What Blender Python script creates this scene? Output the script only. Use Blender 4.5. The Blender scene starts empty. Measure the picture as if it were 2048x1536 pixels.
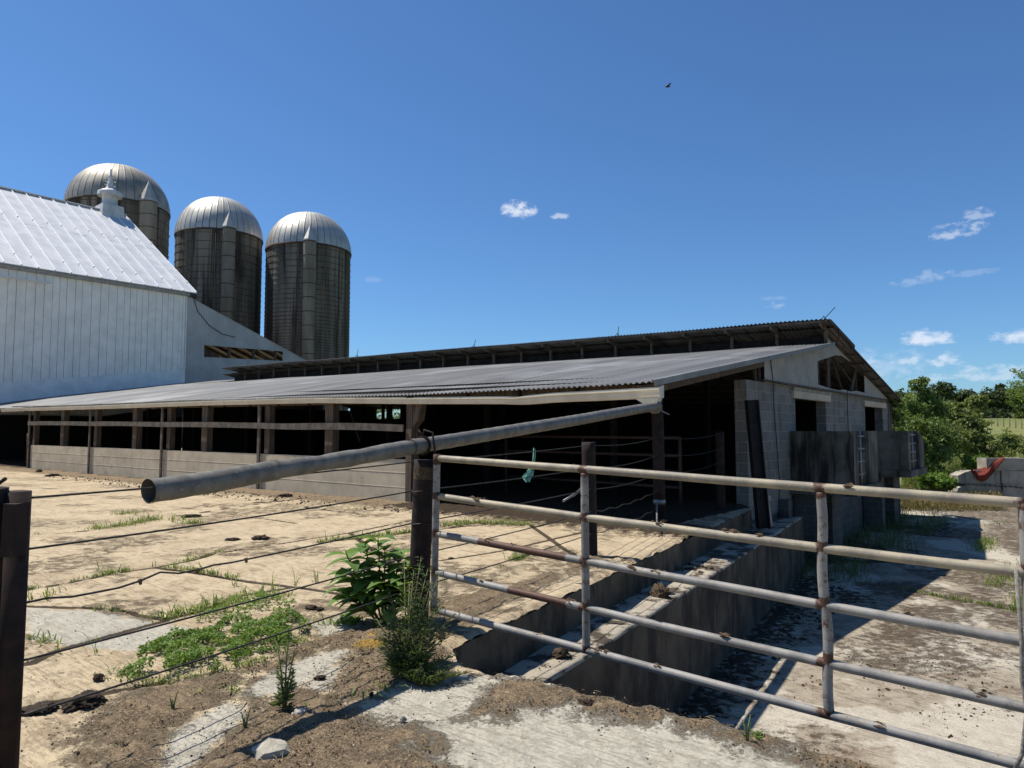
import bpy, math, random
import numpy as np
from mathutils import Vector, noise as mnoise
random.seed(7); rng = np.random.default_rng(7)
R = math.radians
SC = bpy.context.scene
COL = SC.collection

# ------------------------------------------------------------------ survey frame (metres)
F = 1420.0; PITCH = math.atan(93/1420.0); EYE = 1.5
cp, sp = math.cos(PITCH), math.sin(PITCH)
AZ = R(51.5)
D1 = np.array([-math.sin(AZ), math.cos(AZ), 0.0])     # along the cattle shed
D2 = np.array([math.cos(AZ), math.sin(AZ), 0.0])      # across the cattle shed
W0 = np.array([-2.182, 14.953, 0.0])
SUN = 3.15*D1-.98*D2+np.array([0, 0, 6.1]); SUN = SUN/np.linalg.norm(SUN)
LOW = -1.6
def sight(u, v):
    x = (u-1024)/F; y = (768-v)/F
    return np.array([x, cp-y*sp, sp+y*cp])
def G(u, v, z=0.0):
    """survey point on the level z"""
    r = sight(u, v); return np.array([0, 0, EYE]) + r*((z-EYE)/r[2])
def W(a, b, z=0.0):
    return W0 + D1*a + D2*b + np.array([0, 0, z])
def AB(p):
    q = np.asarray(p, float) - W0; return q@D1, q@D2

# ------------------------------------------------------------------ noise for shapes
_T = np.random.default_rng(11).random((256, 256))
def vn(x, y, s=0):
    x = np.asarray(x, float)+s*17.3; y = np.asarray(y, float)+s*9.1
    ix = np.floor(x).astype(int); iy = np.floor(y).astype(int); fx = x-ix; fy = y-iy
    fx = fx*fx*(3-2*fx); fy = fy*fy*(3-2*fy)
    t = lambda i, j: _T[i & 255, j & 255]
    return (t(ix, iy)*(1-fx)+t(ix+1, iy)*fx)*(1-fy)+(t(ix, iy+1)*(1-fx)+t(ix+1, iy+1)*fx)*fy
def fbm(x, y, s=0, o=4):
    r = 0; a = .5; k = 1.0; n = 0
    for i in range(o):
        r = r+a*vn(np.asarray(x)*k, np.asarray(y)*k, s+i*3); n += a; a *= .5; k *= 2.03
    return r/n

# ------------------------------------------------------------------ materials
def lin(r, g, b):
    f = lambda c: (c/255/12.92 if c/255 <= .04045 else ((c/255+.055)/1.055)**2.4)
    return (f(r), f(g), f(b), 1)
class NT:
    def __init__(s, name):
        s.m = bpy.data.materials.new(name); s.m.use_nodes = True; s.t = s.m.node_tree
        s.b = s.t.nodes['Principled BSDF']; s.out = s.t.nodes['Material Output']
    def n(s, typ, **k):
        nd = s.t.nodes.new(typ)
        for a, v in k.items():
            if a.startswith('i_'): nd.inputs[int(a[2:])].default_value = v
            else: setattr(nd, a, v)
        return nd
    def l(s, a, b): s.t.links.new(a, b)
    def pos(s, sx=1, sy=1, sz=1, obj=False):
        src = s.n('ShaderNodeTexCoord').outputs['Object'] if obj else s.n('ShaderNodeNewGeometry').outputs['Position']
        mp = s.n('ShaderNodeMapping'); mp.inputs['Scale'].default_value = (sx, sy, sz); s.l(src, mp.inputs[0]); return mp.outputs[0]
    def noise(s, vec, scale, detail=6, rough=.6, dist=0):
        nd = s.n('ShaderNodeTexNoise'); s.l(vec, nd.inputs['Vector'])
        nd.inputs['Scale'].default_value = scale; nd.inputs['Detail'].default_value = detail
        nd.inputs['Roughness'].default_value = rough; nd.inputs['Distortion'].default_value = dist
        return nd.outputs['Fac']
    def ramp(s, fac, lo, hi, a=0, b=1):
        nd = s.n('ShaderNodeMapRange'); nd.interpolation_type = 'SMOOTHSTEP'; s.l(fac, nd.inputs[0])
        for i, v in enumerate((lo, hi, a, b)): nd.inputs[i+1].default_value = v
        return nd.outputs[0]
    def math(s, op, a, b=None):
        nd = s.n('ShaderNodeMath', operation=op)
        for i, x in enumerate((a, b)):
            if x is None: continue
            if isinstance(x, (int, float)): nd.inputs[i].default_value = x
            else: s.l(x, nd.inputs[i])
        return nd.outputs[0]
    def mix(s, fac, a, b):
        nd = s.n('ShaderNodeMix', data_type='RGBA')
        for i, x in ((0, fac), (6, a), (7, b)):
            if isinstance(x, (int, float, tuple)): nd.inputs[i].default_value = x
            else: s.l(x, nd.inputs[i])
        return nd.outputs[2]
    def attr(s, name):
        return s.n('ShaderNodeAttribute', attribute_name=name).outputs['Fac']
    def bump(s, h, strength, dist=.02, prev=None):
        nd = s.n('ShaderNodeBump'); nd.inputs['Strength'].default_value = strength; nd.inputs['Distance'].default_value = dist
        s.l(h, nd.inputs['Height'])
        if prev is not None: s.l(prev, nd.inputs['Normal'])
        s.l(nd.outputs[0], s.b.inputs['Normal']); return nd.outputs[0]
    def fin(s, col, rough=.8, metal=0, spec=.3):
        if isinstance(col, tuple): s.b.inputs['Base Color'].default_value = col
        else: s.l(col, s.b.inputs['Base Color'])
        if isinstance(rough, (int, float)): s.b.inputs['Roughness'].default_value = rough
        else: s.l(rough, s.b.inputs['Roughness'])
        if isinstance(metal, (int, float)): s.b.inputs['Metallic'].default_value = metal
        else: s.l(metal, s.b.inputs['Metallic'])
        s.b.inputs['Specular IOR Level'].default_value = spec
        return s.m
def pm(name, c1, c2, scale=5, rough=.8, metal=0, layers=(), bump=0, bscale=40, bdist=.01, st=(1, 1, 1), lo=.35, hi=.65, spec=.3):
    """two-tone weathered surface; layers = (colour, scale, stretch, lo, hi, strength)"""
    t = NT(name)
    c = t.mix(t.ramp(t.noise(t.pos(*st), scale), lo, hi), c1, c2)
    for (cc, sc, ss, l0, h0, k) in layers:
        f = t.ramp(t.noise(t.pos(*ss), sc, 8, .65), l0, h0, 0, k)
        c = t.mix(f, c, cc)
    if bump: t.bump(t.noise(t.pos(), bscale, 8, .7), bump, bdist)
    return t.fin(c, rough, metal, spec)
C = lambda r, g, b: (r, g, b, 1)
M = {}
M['rust'] = pm('rusty_steel', C(.034, .02, .016), C(.013, .010, .009), 9, .85, .1, [(C(.075, .032, .018), 30, (1, 1, .5), .58, .72, .5), (C(.25, .22, .2), 90, (1, 1, 1), .72, .76, .6)], .5, 120, .004)
M['galv'] = pm('galvanised_tube', C(.31, .305, .295), C(.20, .20, .195), 14, .55, .15, [(C(.36, .30, .2), 6, (1, 1, 1), .45, .7, .7), (C(.10, .055, .035), 2.3, (1, 1, 1), .63, .72, .85), (C(.12, .10, .08), 60, (1, 1, .4), .66, .72, .7)], .25, 160, .003)
M['galv_top'] = pm('galvanised_tube_dusty', C(.42, .37, .28), C(.25, .24, .22), 18, .6, .2, [(C(.10, .055, .035), 2.6, (1, 1, 1), .64, .73, .8), (C(.14, .12, .09), 70, (1, 1, .4), .62, .7, .7)], .3, 160, .003)
M['galv_rust'] = pm('rusted_tube', C(.085, .046, .034), C(.05, .03, .025), 20, .75, .1, [(C(.3, .3, .3), 6, (1, 1, 1), .64, .7, .7)], .3, 160, .003)
def railmat(name, c1, c2, c3):
    t = NT(name); P = t.pos(); n1 = t.noise(P, 22, 8, .7); n2 = t.noise(P, 75, 6, .7); n3 = t.noise(P, 5, 5)
    c = t.mix(t.ramp(n3, .4, .62), c1, c2); c = t.mix(t.ramp(n1, .5, .7, 0, .6), c, c3)
    c = t.mix(t.ramp(n2, .60, .70, 0, .75), c, C(.075, .06, .045))
    rf = t.math('ADD', t.attr('tone'), t.math('MULTIPLY', t.math('SUBTRACT', n1, .5), 1.5)); rf = t.ramp(rf, .40, .62)
    c = t.mix(rf, c, t.mix(t.ramp(n2, .38, .62), C(.055, .032, .025), C(.115, .055, .034)))
    t.bump(t.math('ADD', n2, t.math('MULTIPLY', n1, .6)), .35, .004)
    return t.fin(c, .6, .1)
M['rail'] = railmat('galvanised_gate_tube', C(.27, .255, .235), C(.175, .168, .158), C(.31, .26, .19))
M['rail_top'] = railmat('dusty_gate_tube', C(.33, .285, .205), C(.215, .19, .15), C(.40, .33, .225))
M['spout'] = pm('galvanised_spout', C(.18, .166, .14), C(.112, .104, .088), 10, .55, .08, [(C(.36, .345, .31), 35, (1, 1, 1), .58, .72, .5), (C(.06, .058, .052), 4, (1, 1, 1), .58, .8, .5)], .12, 60, .004)
M['mud'] = pm('dried_mud', C(.16, .11, .065), C(.07, .045, .028), 40, .95, 0, (), .8, 120, .01)
M['wood'] = pm('weathered_timber', C(.135, .10, .07), C(.065, .046, .033), 10, .9, 0, [(C(.03, .022, .017), 22, (1, 1, .06), .55, .7, .8)], .5, 60, .006, st=(3, 3, .15))
M['railwood'] = pm('grey_timber', C(.145, .122, .098), C(.075, .062, .05), 5, .9, 0, [(C(.04, .034, .03), 26, (1, 1, 1), .56, .7, .6)], .5, 60, .006)
M['darkwood'] = pm('dark_timber', C(.028, .024, .021), C(.015, .012, .011), 6, .95)  # under-roof timber, colour lowered to carry the interior gloom
M['gable_trim'] = pm('grey_painted_trim', C(.38, .36, .32), C(.27, .255, .23), 6, .8)
M['vent'] = pm('grey_white_vent_metal', C(.62, .61, .585), C(.48, .475, .46), 3, .5, 0, [(C(.3, .28, .25), 6, (1, 1, .4), .6, .75, .5)])
M['dimwood'] = pm('shaded_old_timber', C(.075, .064, .05), C(.04, .034, .027), 8, .95, 0, (), .4, 50, .006)  # old timber darkened further, shade of the gable opening put into its colour
M['wire'] = pm('fence_wire', C(.07, .065, .06), C(.03, .028, .027), 30, .6, .5)
M['gutter'] = pm('beige_gutter', C(.64, .59, .48), C(.54, .49, .39), 2, .45, 0, [(C(.25, .2, .14), 14, (1, 1, .3), .66, .8, .5)])
def sheetmat(name, c1, c2, pale, dark):
    t = NT(name); p = t.n('ShaderNodeNewGeometry').outputs['Position']
    def dot(v):
        d = t.n('ShaderNodeVectorMath', operation='DOT_PRODUCT'); t.l(p, d.inputs[0]); d.inputs[1].default_value = v; return d.outputs['Value']
    x = dot(tuple(D1)); y = dot(tuple(D2))
    def vec(kx, ky):
        c = t.n('ShaderNodeCombineXYZ'); t.l(t.math('MULTIPLY', x, kx), c.inputs[0]); t.l(t.math('MULTIPLY', y, ky), c.inputs[1]); return c.outputs[0]
    c = t.mix(t.ramp(t.noise(vec(1.2, .05), 1.0, 4), .38, .62), c1, c2)
    c = t.mix(t.ramp(t.noise(vec(11, .10), 1.0, 5, .75), .50, .62, 0, .55), c, dark)
    c = t.mix(t.ramp(t.noise(vec(.35, .3), 1.0, 6, .6), .52, .66, 0, .7), c, pale)
    c = t.mix(t.ramp(t.noise(vec(5, 1.3), 1.0, 8, .7), .60, .72, 0, .6), c, dark)
    fr = t.math('FRACT', t.math('MULTIPLY', x, 1/.92)); lap = t.math('LESS_THAN', fr, .045)
    c = t.mix(t.math('MULTIPLY', lap, .8), c, dark)
    fy = t.math('FRACT', t.math('MULTIPLY', t.math('ADD', y, .65), 1/3.4)); c = t.mix(t.math('MULTIPLY', t.math('LESS_THAN', fy, .012), .5), c, dark)
    return t.fin(c, .6, .15)
M['sheet'] = sheetmat('grey_roof_sheet', C(.215, .212, .205), C(.15, .149, .145), C(.33, .325, .315), C(.06, .058, .054))
M['sheet_pale'] = pm('pale_roof_sheet', C(.34, .34, .34), C(.2, .2, .2), 1.3, .5, .2, [(C(.1, .09, .08), 3, (1, 1, 1), .6, .75, .5)])
M['under'] = pm('roof_underside', C(.12, .115, .11), C(.07, .065, .06), 2, .85)
M['white'] = pm('white_painted_boards', C(.90, .86, .775), C(.79, .75, .67), 1.5, .7, 0, [(C(.4, .38, .34), 7, (1, 1, .12), .63, .8, .5), (C(.35, .33, .3), 1.2, (1, 1, .3), .6, .85, .3)], .15, 20, .01)
M['whitemetal'] = pm('white_painted_metal', C(.84, .825, .79), C(.72, .71, .685), 2, .45, 0, [(C(.5, .51, .53), 5, (1, 1, 1), .6, .8, .4)])
M['barnroof'] = pm('white_barn_roof', C(.56, .56, .565), C(.45, .455, .47), 1.2, .5, 0, [(C(.62, .62, .625), 2.4, (1, 1, 1), .55, .7, .6), (C(.4, .42, .46), 6, (1, 1, 2.5), .62, .75, .35)])
M['seam'] = pm('white_roof_seam', C(.86, .86, .87), C(.78, .78, .8), 3, .5)
M['panel'] = pm('dingy_white_sheet', C(.33, .32, .29), C(.25, .243, .22), 1.5, .75, 0, [(C(.16, .145, .12), 4, (1, 1, .25), .58, .8, .7), (C(.25, .16, .1), 25, (1, 1, .3), .72, .78, .6)])
M['corr'] = pm('grey_corrugated_siding', C(.47, .46, .435), C(.38, .372, .355), .8, .6, .1, [(C(.25, .25, .25), 3, (1, 1, .15), .6, .8, .4)])
M['dome'] = pm('silo_dome_metal', C(.50, .48, .43), C(.38, .365, .33), .8, .52, .55, [(C(.25, .235, .21), 1.6, (1, 1, .3), .55, .8, .5)])
M['dome_old'] = pm('old_silo_dome_metal', C(.38, .35, .29), C(.23, .215, .18), .5, .55, .5, [(C(.14, .13, .115), .9, (1, 1, .3), .52, .8, .6)])
M['silo'] = pm('stained_silo_staves', C(.215, .19, .15), C(.10, .088, .07), .55, .92, 0, [(C(.024, .021, .018), 1.3, (1, 1, .045), .42, .60, .92), (C(.30, .27, .21), 2.8, (1, 1, .05), .58, .74, .7), (C(.016, .014, .012), .35, (1, 1, .35), .50, .70, .75), (C(.3, .16, .07), 5, (1, 1, .05), .70, .82, .5)], st=(1, 1, .12))
M['chute'] = pm('silo_chute', C(.24, .215, .17), C(.15, .132, .1), .8, .85, 0, [(C(.05, .045, .04), 2.2, (1, 1, .15), .55, .8, .6)], st=(1, 1, .2))
M['seamdark'] = pm('dome_seam', C(.16, .155, .145), C(.11, .105, .1), 2, .6, .4)
M['hoop'] = pm('silo_hoop', C(.05, .045, .04), C(.09, .055, .035), 1, .8, .2)
M['dark'] = pm('dark_interior', C(.016, .014, .012), C(.010, .009, .008), 2, .95)  # near-black wall colour carries the darkness of the unlit interior
M['manure'] = pm('manure_floor', C(.05, .036, .024), C(.024, .018, .013), 3, .95, 0, (), .6, 20, .03)
M['concrete'] = pm('old_concrete', C(.52, .44, .32), C(.42, .355, .255), 2, .9, 0, [(C(.16, .13, .095), 3.5, (1, 1, .6), .56, .75, .55), (C(.5, .44, .33), 30, (1, 1, 1), .6, .7, .4)], .5, 50, .008)
M['pitwall'] = pm('stained_pit_wall', C(.11, .088, .062), C(.05, .04, .028), 2, .92, 0, [(C(.022, .018, .014), 2.4, (1, 1, .4), .46, .62, .85), (C(.18, .16, .125), 9, (1, 1, .3), .60, .74, .4), (C(.20, .17, .02), 1.1, (1, 1, .08), .62, .7, .75)], .5, 40, .01)
M['bunk'] = pm('dark_stained_concrete', C(.17, .16, .13), C(.085, .079, .062), 1.5, .92, 0, [(C(.012, .011, .009), 2.6, (1, 1, .12), .46, .62, .9), (C(.24, .22, .17), 12, (1, 1, .5), .64, .72, .55)], .4, 40, .01)
M['bigblock'] = pm('pale_block_concrete', C(.36, .325, .26), C(.26, .235, .19), 1.6, .9, 0, [(C(.09, .078, .062), 2.2, (1, 1, .25), .50, .70, .75)], .3, 30, .01)
M['steel'] = pm('bare_steel', C(.3, .3, .3), C(.2, .2, .2), 8, .45, .7)
M['beam'] = pm('black_steel_beam', C(.022, .022, .024), C(.014, .013, .013), 6, .7, .2)
M['cable'] = pm('black_cable', C(.02, .02, .02), C(.03, .03, .03), 6, .7)
M['red'] = pm('red_canvas', C(.17, .03, .018), C(.12, .02, .013), 12, .85, 0, [(C(.4, .2, .15), 40, (1, 1, 1), .66, .74, .5)])
M['rag'] = pm('green_rag', C(.16, .42, .33), C(.28, .55, .45), 30, .85)
M['rope'] = pm('grey_rope', C(.25, .23, .2), C(.13, .12, .1), 60, .9)
M['stone'] = pm('pale_stone', C(.45, .41, .33), C(.30, .27, .21), 14, .9, 0, (), .6, 60, .01)
M['whitestone'] = pm('white_stone', C(.56, .51, .43), C(.36, .325, .27), 30, .85, 0, (), .6, 80, .01)
M['brownstone'] = pm('brown_stone', C(.22, .155, .10), C(.15, .10, .065), 14, .9, 0, (), .5, 60, .01)
M['dung'] = pm('dried_dung', C(.075, .05, .034), C(.028, .02, .015), 50, .95, 0, (), .9, 90, .015)
M['clod'] = pm('manure_clod', C(.11, .078, .048), C(.055, .038, .024), 40, .95, 0, (), .9, 90, .015)
M['corn'] = pm('yellow_grain', C(.55, .34, .06), C(.42, .25, .05), 60, .7)
M['straw'] = pm('dry_straw', C(.42, .33, .18), C(.26, .19, .1), 30, .9)
M['bark'] = pm('grey_bark', C(.12, .10, .085), C(.06, .05, .042), 14, .95, 0, (), .6, 30, .02)
M['stem'] = pm('green_stem', C(.12, .17, .05), C(.16, .12, .06), 14, .7)
M['lamp'] = pm('white_lamp_housing', C(.7, .7, .72), C(.6, .6, .62), 5, .5)
M['bug'] = pm('black_insect', C(.015, .013, .012), C(.03, .025, .02), 200, .4)

def leafmat(name, dark, light, trans=.35, sc=2.0, tint=None):
    t = NT(name)
    a = t.attr('tone')
    c = t.mix(a, dark, light)
    c = t.mix(t.ramp(t.noise(t.pos(), sc), .35, .7), c, t.mix(.5, c, tint or dark))
    t.fin(c, .55, 0, .3)
    tr = t.n('ShaderNodeBsdfTranslucent'); mx = t.n('ShaderNodeMixShader'); mx.inputs[0].default_value = trans
    tc = t.mix(.45, c, C(.30, .40, .03)); t.l(tc, tr.inputs[0])
    t.l(t.b.outputs[0], mx.inputs[1]); t.l(tr.outputs[0], mx.inputs[2]); t.l(mx.outputs[0], t.out.inputs[0])
    return t.m
M['leaf'] = leafmat('tree_leaves', C(.065, .11, .03), C(.22, .29, .085), .38, .6)
M['leaf_far'] = leafmat('far_leaves', C(.026, .043, .018), C(.065, .095, .035), .22, .15)
M['leaf_yellow'] = leafmat('yellowish_leaves', C(.10, .13, .034), C(.27, .30, .095), .38, .8)
M['poke'] = leafmat('broad_green_leaves', C(.075, .16, .035), C(.20, .33, .07), .45, 12)
M['weed'] = leafmat('dusty_weed_leaves', C(.05, .08, .026), C(.14, .17, .065), .3, 20)
M['grass'] = leafmat('green_grass', C(.07, .13, .022), C(.20, .27, .06), .42, 9, C(.24, .23, .06))
M['cover'] = leafmat('low_green_leaves', C(.06, .13, .022), C(.20, .31, .06), .42, 15)
M['drygrass'] = leafmat('dry_grass', C(.20, .15, .06), C(.33, .26, .12), .25, 3)

def blockmat(name, c1, c2, cm, stain):
    t = NT(name)
    p = t.n('ShaderNodeNewGeometry').outputs['Position']
    def dot(v):
        d = t.n('ShaderNodeVectorMath', operation='DOT_PRODUCT'); t.l(p, d.inputs[0]); d.inputs[1].default_value = v; return d.outputs['Value']
    s1 = dot(tuple(D2)); s2 = dot(tuple(D1))
    cx = t.n('ShaderNodeCombineXYZ'); t.l(t.math('ADD', s1, s2), cx.inputs[0])
    sx = t.n('ShaderNodeSeparateXYZ'); t.l(p, sx.inputs[0]); t.l(t.math('ADD', sx.outputs[2], 10.13), cx.inputs[1])
    br = t.n('ShaderNodeTexBrick'); t.l(cx.outputs[0], br.inputs['Vector'])
    br.inputs['Scale'].default_value = 1; br.inputs['Brick Width'].default_value = .42; br.inputs['Row Height'].default_value = .215
    br.inputs['Mortar Size'].default_value = .008; br.inputs['Mortar Smooth'].default_value = .2
    br.inputs['Color1'].default_value = c1; br.inputs['Color2'].default_value = c2; br.inputs['Mortar'].default_value = cm
    c = br.outputs['Color']
    c = t.mix(t.ramp(t.noise(t.pos(1, 1, .2), 3, 8, .65), .5, .75, 0, .75), c, stain)
    c = t.mix(t.ramp(t.noise(t.pos(), 18, 8, .7), .4, .7, 0, .35), c, stain)
    t.bump(t.math('SUBTRACT', t.noise(t.pos(), 60), t.math('MULTIPLY', br.outputs['Fac'], 2.0)), .5, .01)
    return t.fin(c, .92)
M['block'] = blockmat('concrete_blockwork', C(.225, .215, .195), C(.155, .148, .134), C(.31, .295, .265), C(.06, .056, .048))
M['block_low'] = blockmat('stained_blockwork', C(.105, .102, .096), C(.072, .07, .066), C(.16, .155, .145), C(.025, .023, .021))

def yardmat(name, base1, base2, pale, dirt1, dirt2):
    t = NT(name)
    P = t.pos()
    dirt = t.attr('dirt'); pal = t.attr('pale'); dark = t.attr('dark'); joint = t.attr('joint'); corn = t.attr('corn')
    nb = t.noise(P, 1.3, 8, .62); nm = t.noise(P, 7, 9, .66); nf = t.noise(P, 45, 8, .7); ns = t.noise(P, 210, 4, .7)
    c = t.mix(t.ramp(nb, .35, .65), base1, base2)
    # worn pale, sandy top skin
    pf = t.math('ADD', pal, t.math('MULTIPLY', t.math('SUBTRACT', nm, .5), .9))
    pf = t.ramp(pf, .42, .6)
    c = t.mix(pf, c, t.mix(t.ramp(nf, .4, .62), pale, tuple(x*.80 for x in pale[:3])+(1,)))
    # thin brown smears
    st = t.noise(t.pos(1, 1, 1), 2.6, 10, .72, .15)
    npf = t.math('SUBTRACT', 1.0, t.math('MULTIPLY', pf, .8))
    c = t.mix(t.math('MULTIPLY', t.ramp(st, .51, .63, 0, .62), npf), c, tuple(x*1.45 for x in dirt1[:3])+(1,))
    lay = t.noise(t.pos(1.6, 1, 1), 4.5, 12, .80, .25); c = t.mix(t.math('MULTIPLY', t.ramp(lay, .56, .60, 0, .7), npf), c, tuple(x*1.0 for x in dirt1[:3])+(1,))
    c = t.mix(t.ramp(t.noise(P, 3.1, 11, .75, .1), .57, .70, 0, .55), c, pale)
    c = t.mix(t.math('MULTIPLY', t.ramp(t.noise(P, 14, 10, .78), .575, .66, 0, .8), npf), c, dirt1)
    c = t.mix(t.ramp(t.noise(P, 75, 6, .75), .62, .70, 0, .65), c, dirt2)
    def dot(v):
        d = t.n('ShaderNodeVectorMath', operation='DOT_PRODUCT'); t.l(t.n('ShaderNodeNewGeometry').outputs['Position'], d.inputs[0]); d.inputs[1].default_value = v; return d.outputs['Value']
    def vec(kx, ky):
        cc = t.n('ShaderNodeCombineXYZ'); t.l(t.math('MULTIPLY', dot(tuple(D1)), kx), cc.inputs[0]); t.l(t.math('MULTIPLY', dot(tuple(D2)), ky), cc.inputs[1]); return cc.outputs[0]
    sc = t.noise(vec(1.1, 5.0), 1.6, 10, .78)
    c = t.mix(t.math('MULTIPLY', t.ramp(sc, .545, .60, 0, .75), npf), c, dirt1)
    gr = t.noise(vec(3.0, 26.0), 1.5, 7, .75)
    c = t.mix(t.math('MULTIPLY', t.ramp(gr, .56, .66, 0, .7), npf), c, tuple(x*.9 for x in dirt1[:3])+(1,))
    c = t.mix(t.math('MULTIPLY', t.ramp(gr, .46, .36, 0, .35), npf), c, tuple(min(1, x*1.22) for x in base1[:3])+(1,))
    # fine specks and pits
    c = t.mix(t.ramp(ns, .60, .72, 0, .45), c, dirt2)
    c = t.mix(t.ramp(ns, .40, .28, 0, .3), c, tuple(min(1, x*1.25) for x in base1[:3])+(1,))
    # dirt
    df = t.math('ADD', dirt, t.math('MULTIPLY', t.math('SUBTRACT', nm, .5), 1.7))
    df = t.math('ADD', df, t.math('MULTIPLY', t.math('SUBTRACT', nf, .5), .9))
    df = t.math('ADD', df, t.math('MULTIPLY', t.math('SUBTRACT', ns, .5), .6))
    df = t.ramp(df, .30, .72)
    vo = t.n('ShaderNodeTexVoronoi'); t.l(P, vo.inputs['Vector']); vo.inputs['Scale'].default_value = 150; vo.inputs['Randomness'].default_value = 1
    sv = t.n('ShaderNodeSeparateColor'); t.l(vo.outputs['Color'], sv.inputs[0])
    dc = t.mix(t.ramp(nf, .36, .64), dirt2, dirt1)
    dc = t.mix(t.ramp(sv.outputs[0], .55, .95, 0, .5), dc, tuple(x*1.9 for x in dirt1[:3])+(1,))
    dc = t.mix(t.ramp(sv.outputs[1], .70, .95, 0, .55), dc, tuple(x*.55 for x in dirt2[:3])+(1,))
    dc = t.mix(t.ramp(sv.outputs[2], .90, .96, 0, .8), dc, C(.46, .38, .24))
    dc = t.mix(t.ramp(nm, .42, .66, 0, .6), dc, tuple(x*1.55 for x in dirt1[:3])+(1,))
    c = t.mix(df, c, dc)
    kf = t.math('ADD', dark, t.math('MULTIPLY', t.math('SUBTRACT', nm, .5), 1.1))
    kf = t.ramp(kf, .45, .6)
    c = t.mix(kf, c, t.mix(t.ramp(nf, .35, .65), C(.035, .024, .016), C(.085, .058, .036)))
    jf = t.math('ADD', joint, t.math('MULTIPLY', t.math('SUBTRACT', nf, .5), .6))
    c = t.mix(t.ramp(jf, .45, .7), c, C(.06, .045, .028))
    cf = t.math('ADD', corn, t.math('MULTIPLY', t.math('SUBTRACT', nf, .5), 1.2))
    c = t.mix(t.ramp(cf, .5, .62), c, C(.46, .29, .07))
    h = t.math('ADD', t.math('MULTIPLY', nm, .6), t.math('MULTIPLY', nf, .35))
    h = t.math('ADD', h, t.math('MULTIPLY', ns, .14))
    h = t.math('ADD', h, t.math('MULTIPLY', t.math('MULTIPLY', df, nf), .5))
    h = t.math('ADD', h, t.math('MULTIPLY', t.math('MULTIPLY', df, t.math('SUBTRACT', 1.0, vo.outputs['Distance'])), .22))
    h = t.math('SUBTRACT', h, t.math('MULTIPLY', t.ramp(lay, .5, .6), .18)); h = t.math('SUBTRACT', h, t.math('MULTIPLY', t.ramp(gr, .5, .68), .35))
    h = t.math('MULTIPLY', h, t.math('ADD', .38, t.math('MULTIPLY', t.math('MAXIMUM', df, kf), .62)))
    t.bump(h, .9, .035)
    return t.fin(c, .95, 0, .15)
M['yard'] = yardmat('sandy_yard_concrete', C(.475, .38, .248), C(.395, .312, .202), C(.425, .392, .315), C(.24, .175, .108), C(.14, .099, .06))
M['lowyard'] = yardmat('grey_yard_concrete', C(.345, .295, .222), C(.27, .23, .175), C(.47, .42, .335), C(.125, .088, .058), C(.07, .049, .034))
def groundmat():
    t = NT('meadow_grass'); P = t.pos()
    c = t.mix(t.ramp(t.noise(P, .06, 6), .4, .6), C(.12, .145, .04), C(.185, .185, .062))
    c = t.mix(t.ramp(t.noise(P, 1.2, 8, .7), .4, .65, 0, .7), c, C(.08, .10, .03))
    c = t.mix(t.ramp(t.noise(P, 9, 8, .7), .5, .7, 0, .6), c, C(.30, .25, .12))
    t.bump(t.noise(P, 6, 8, .7), .8, .1)
    return t.fin(c, .95)
M['ground'] = groundmat()

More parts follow.
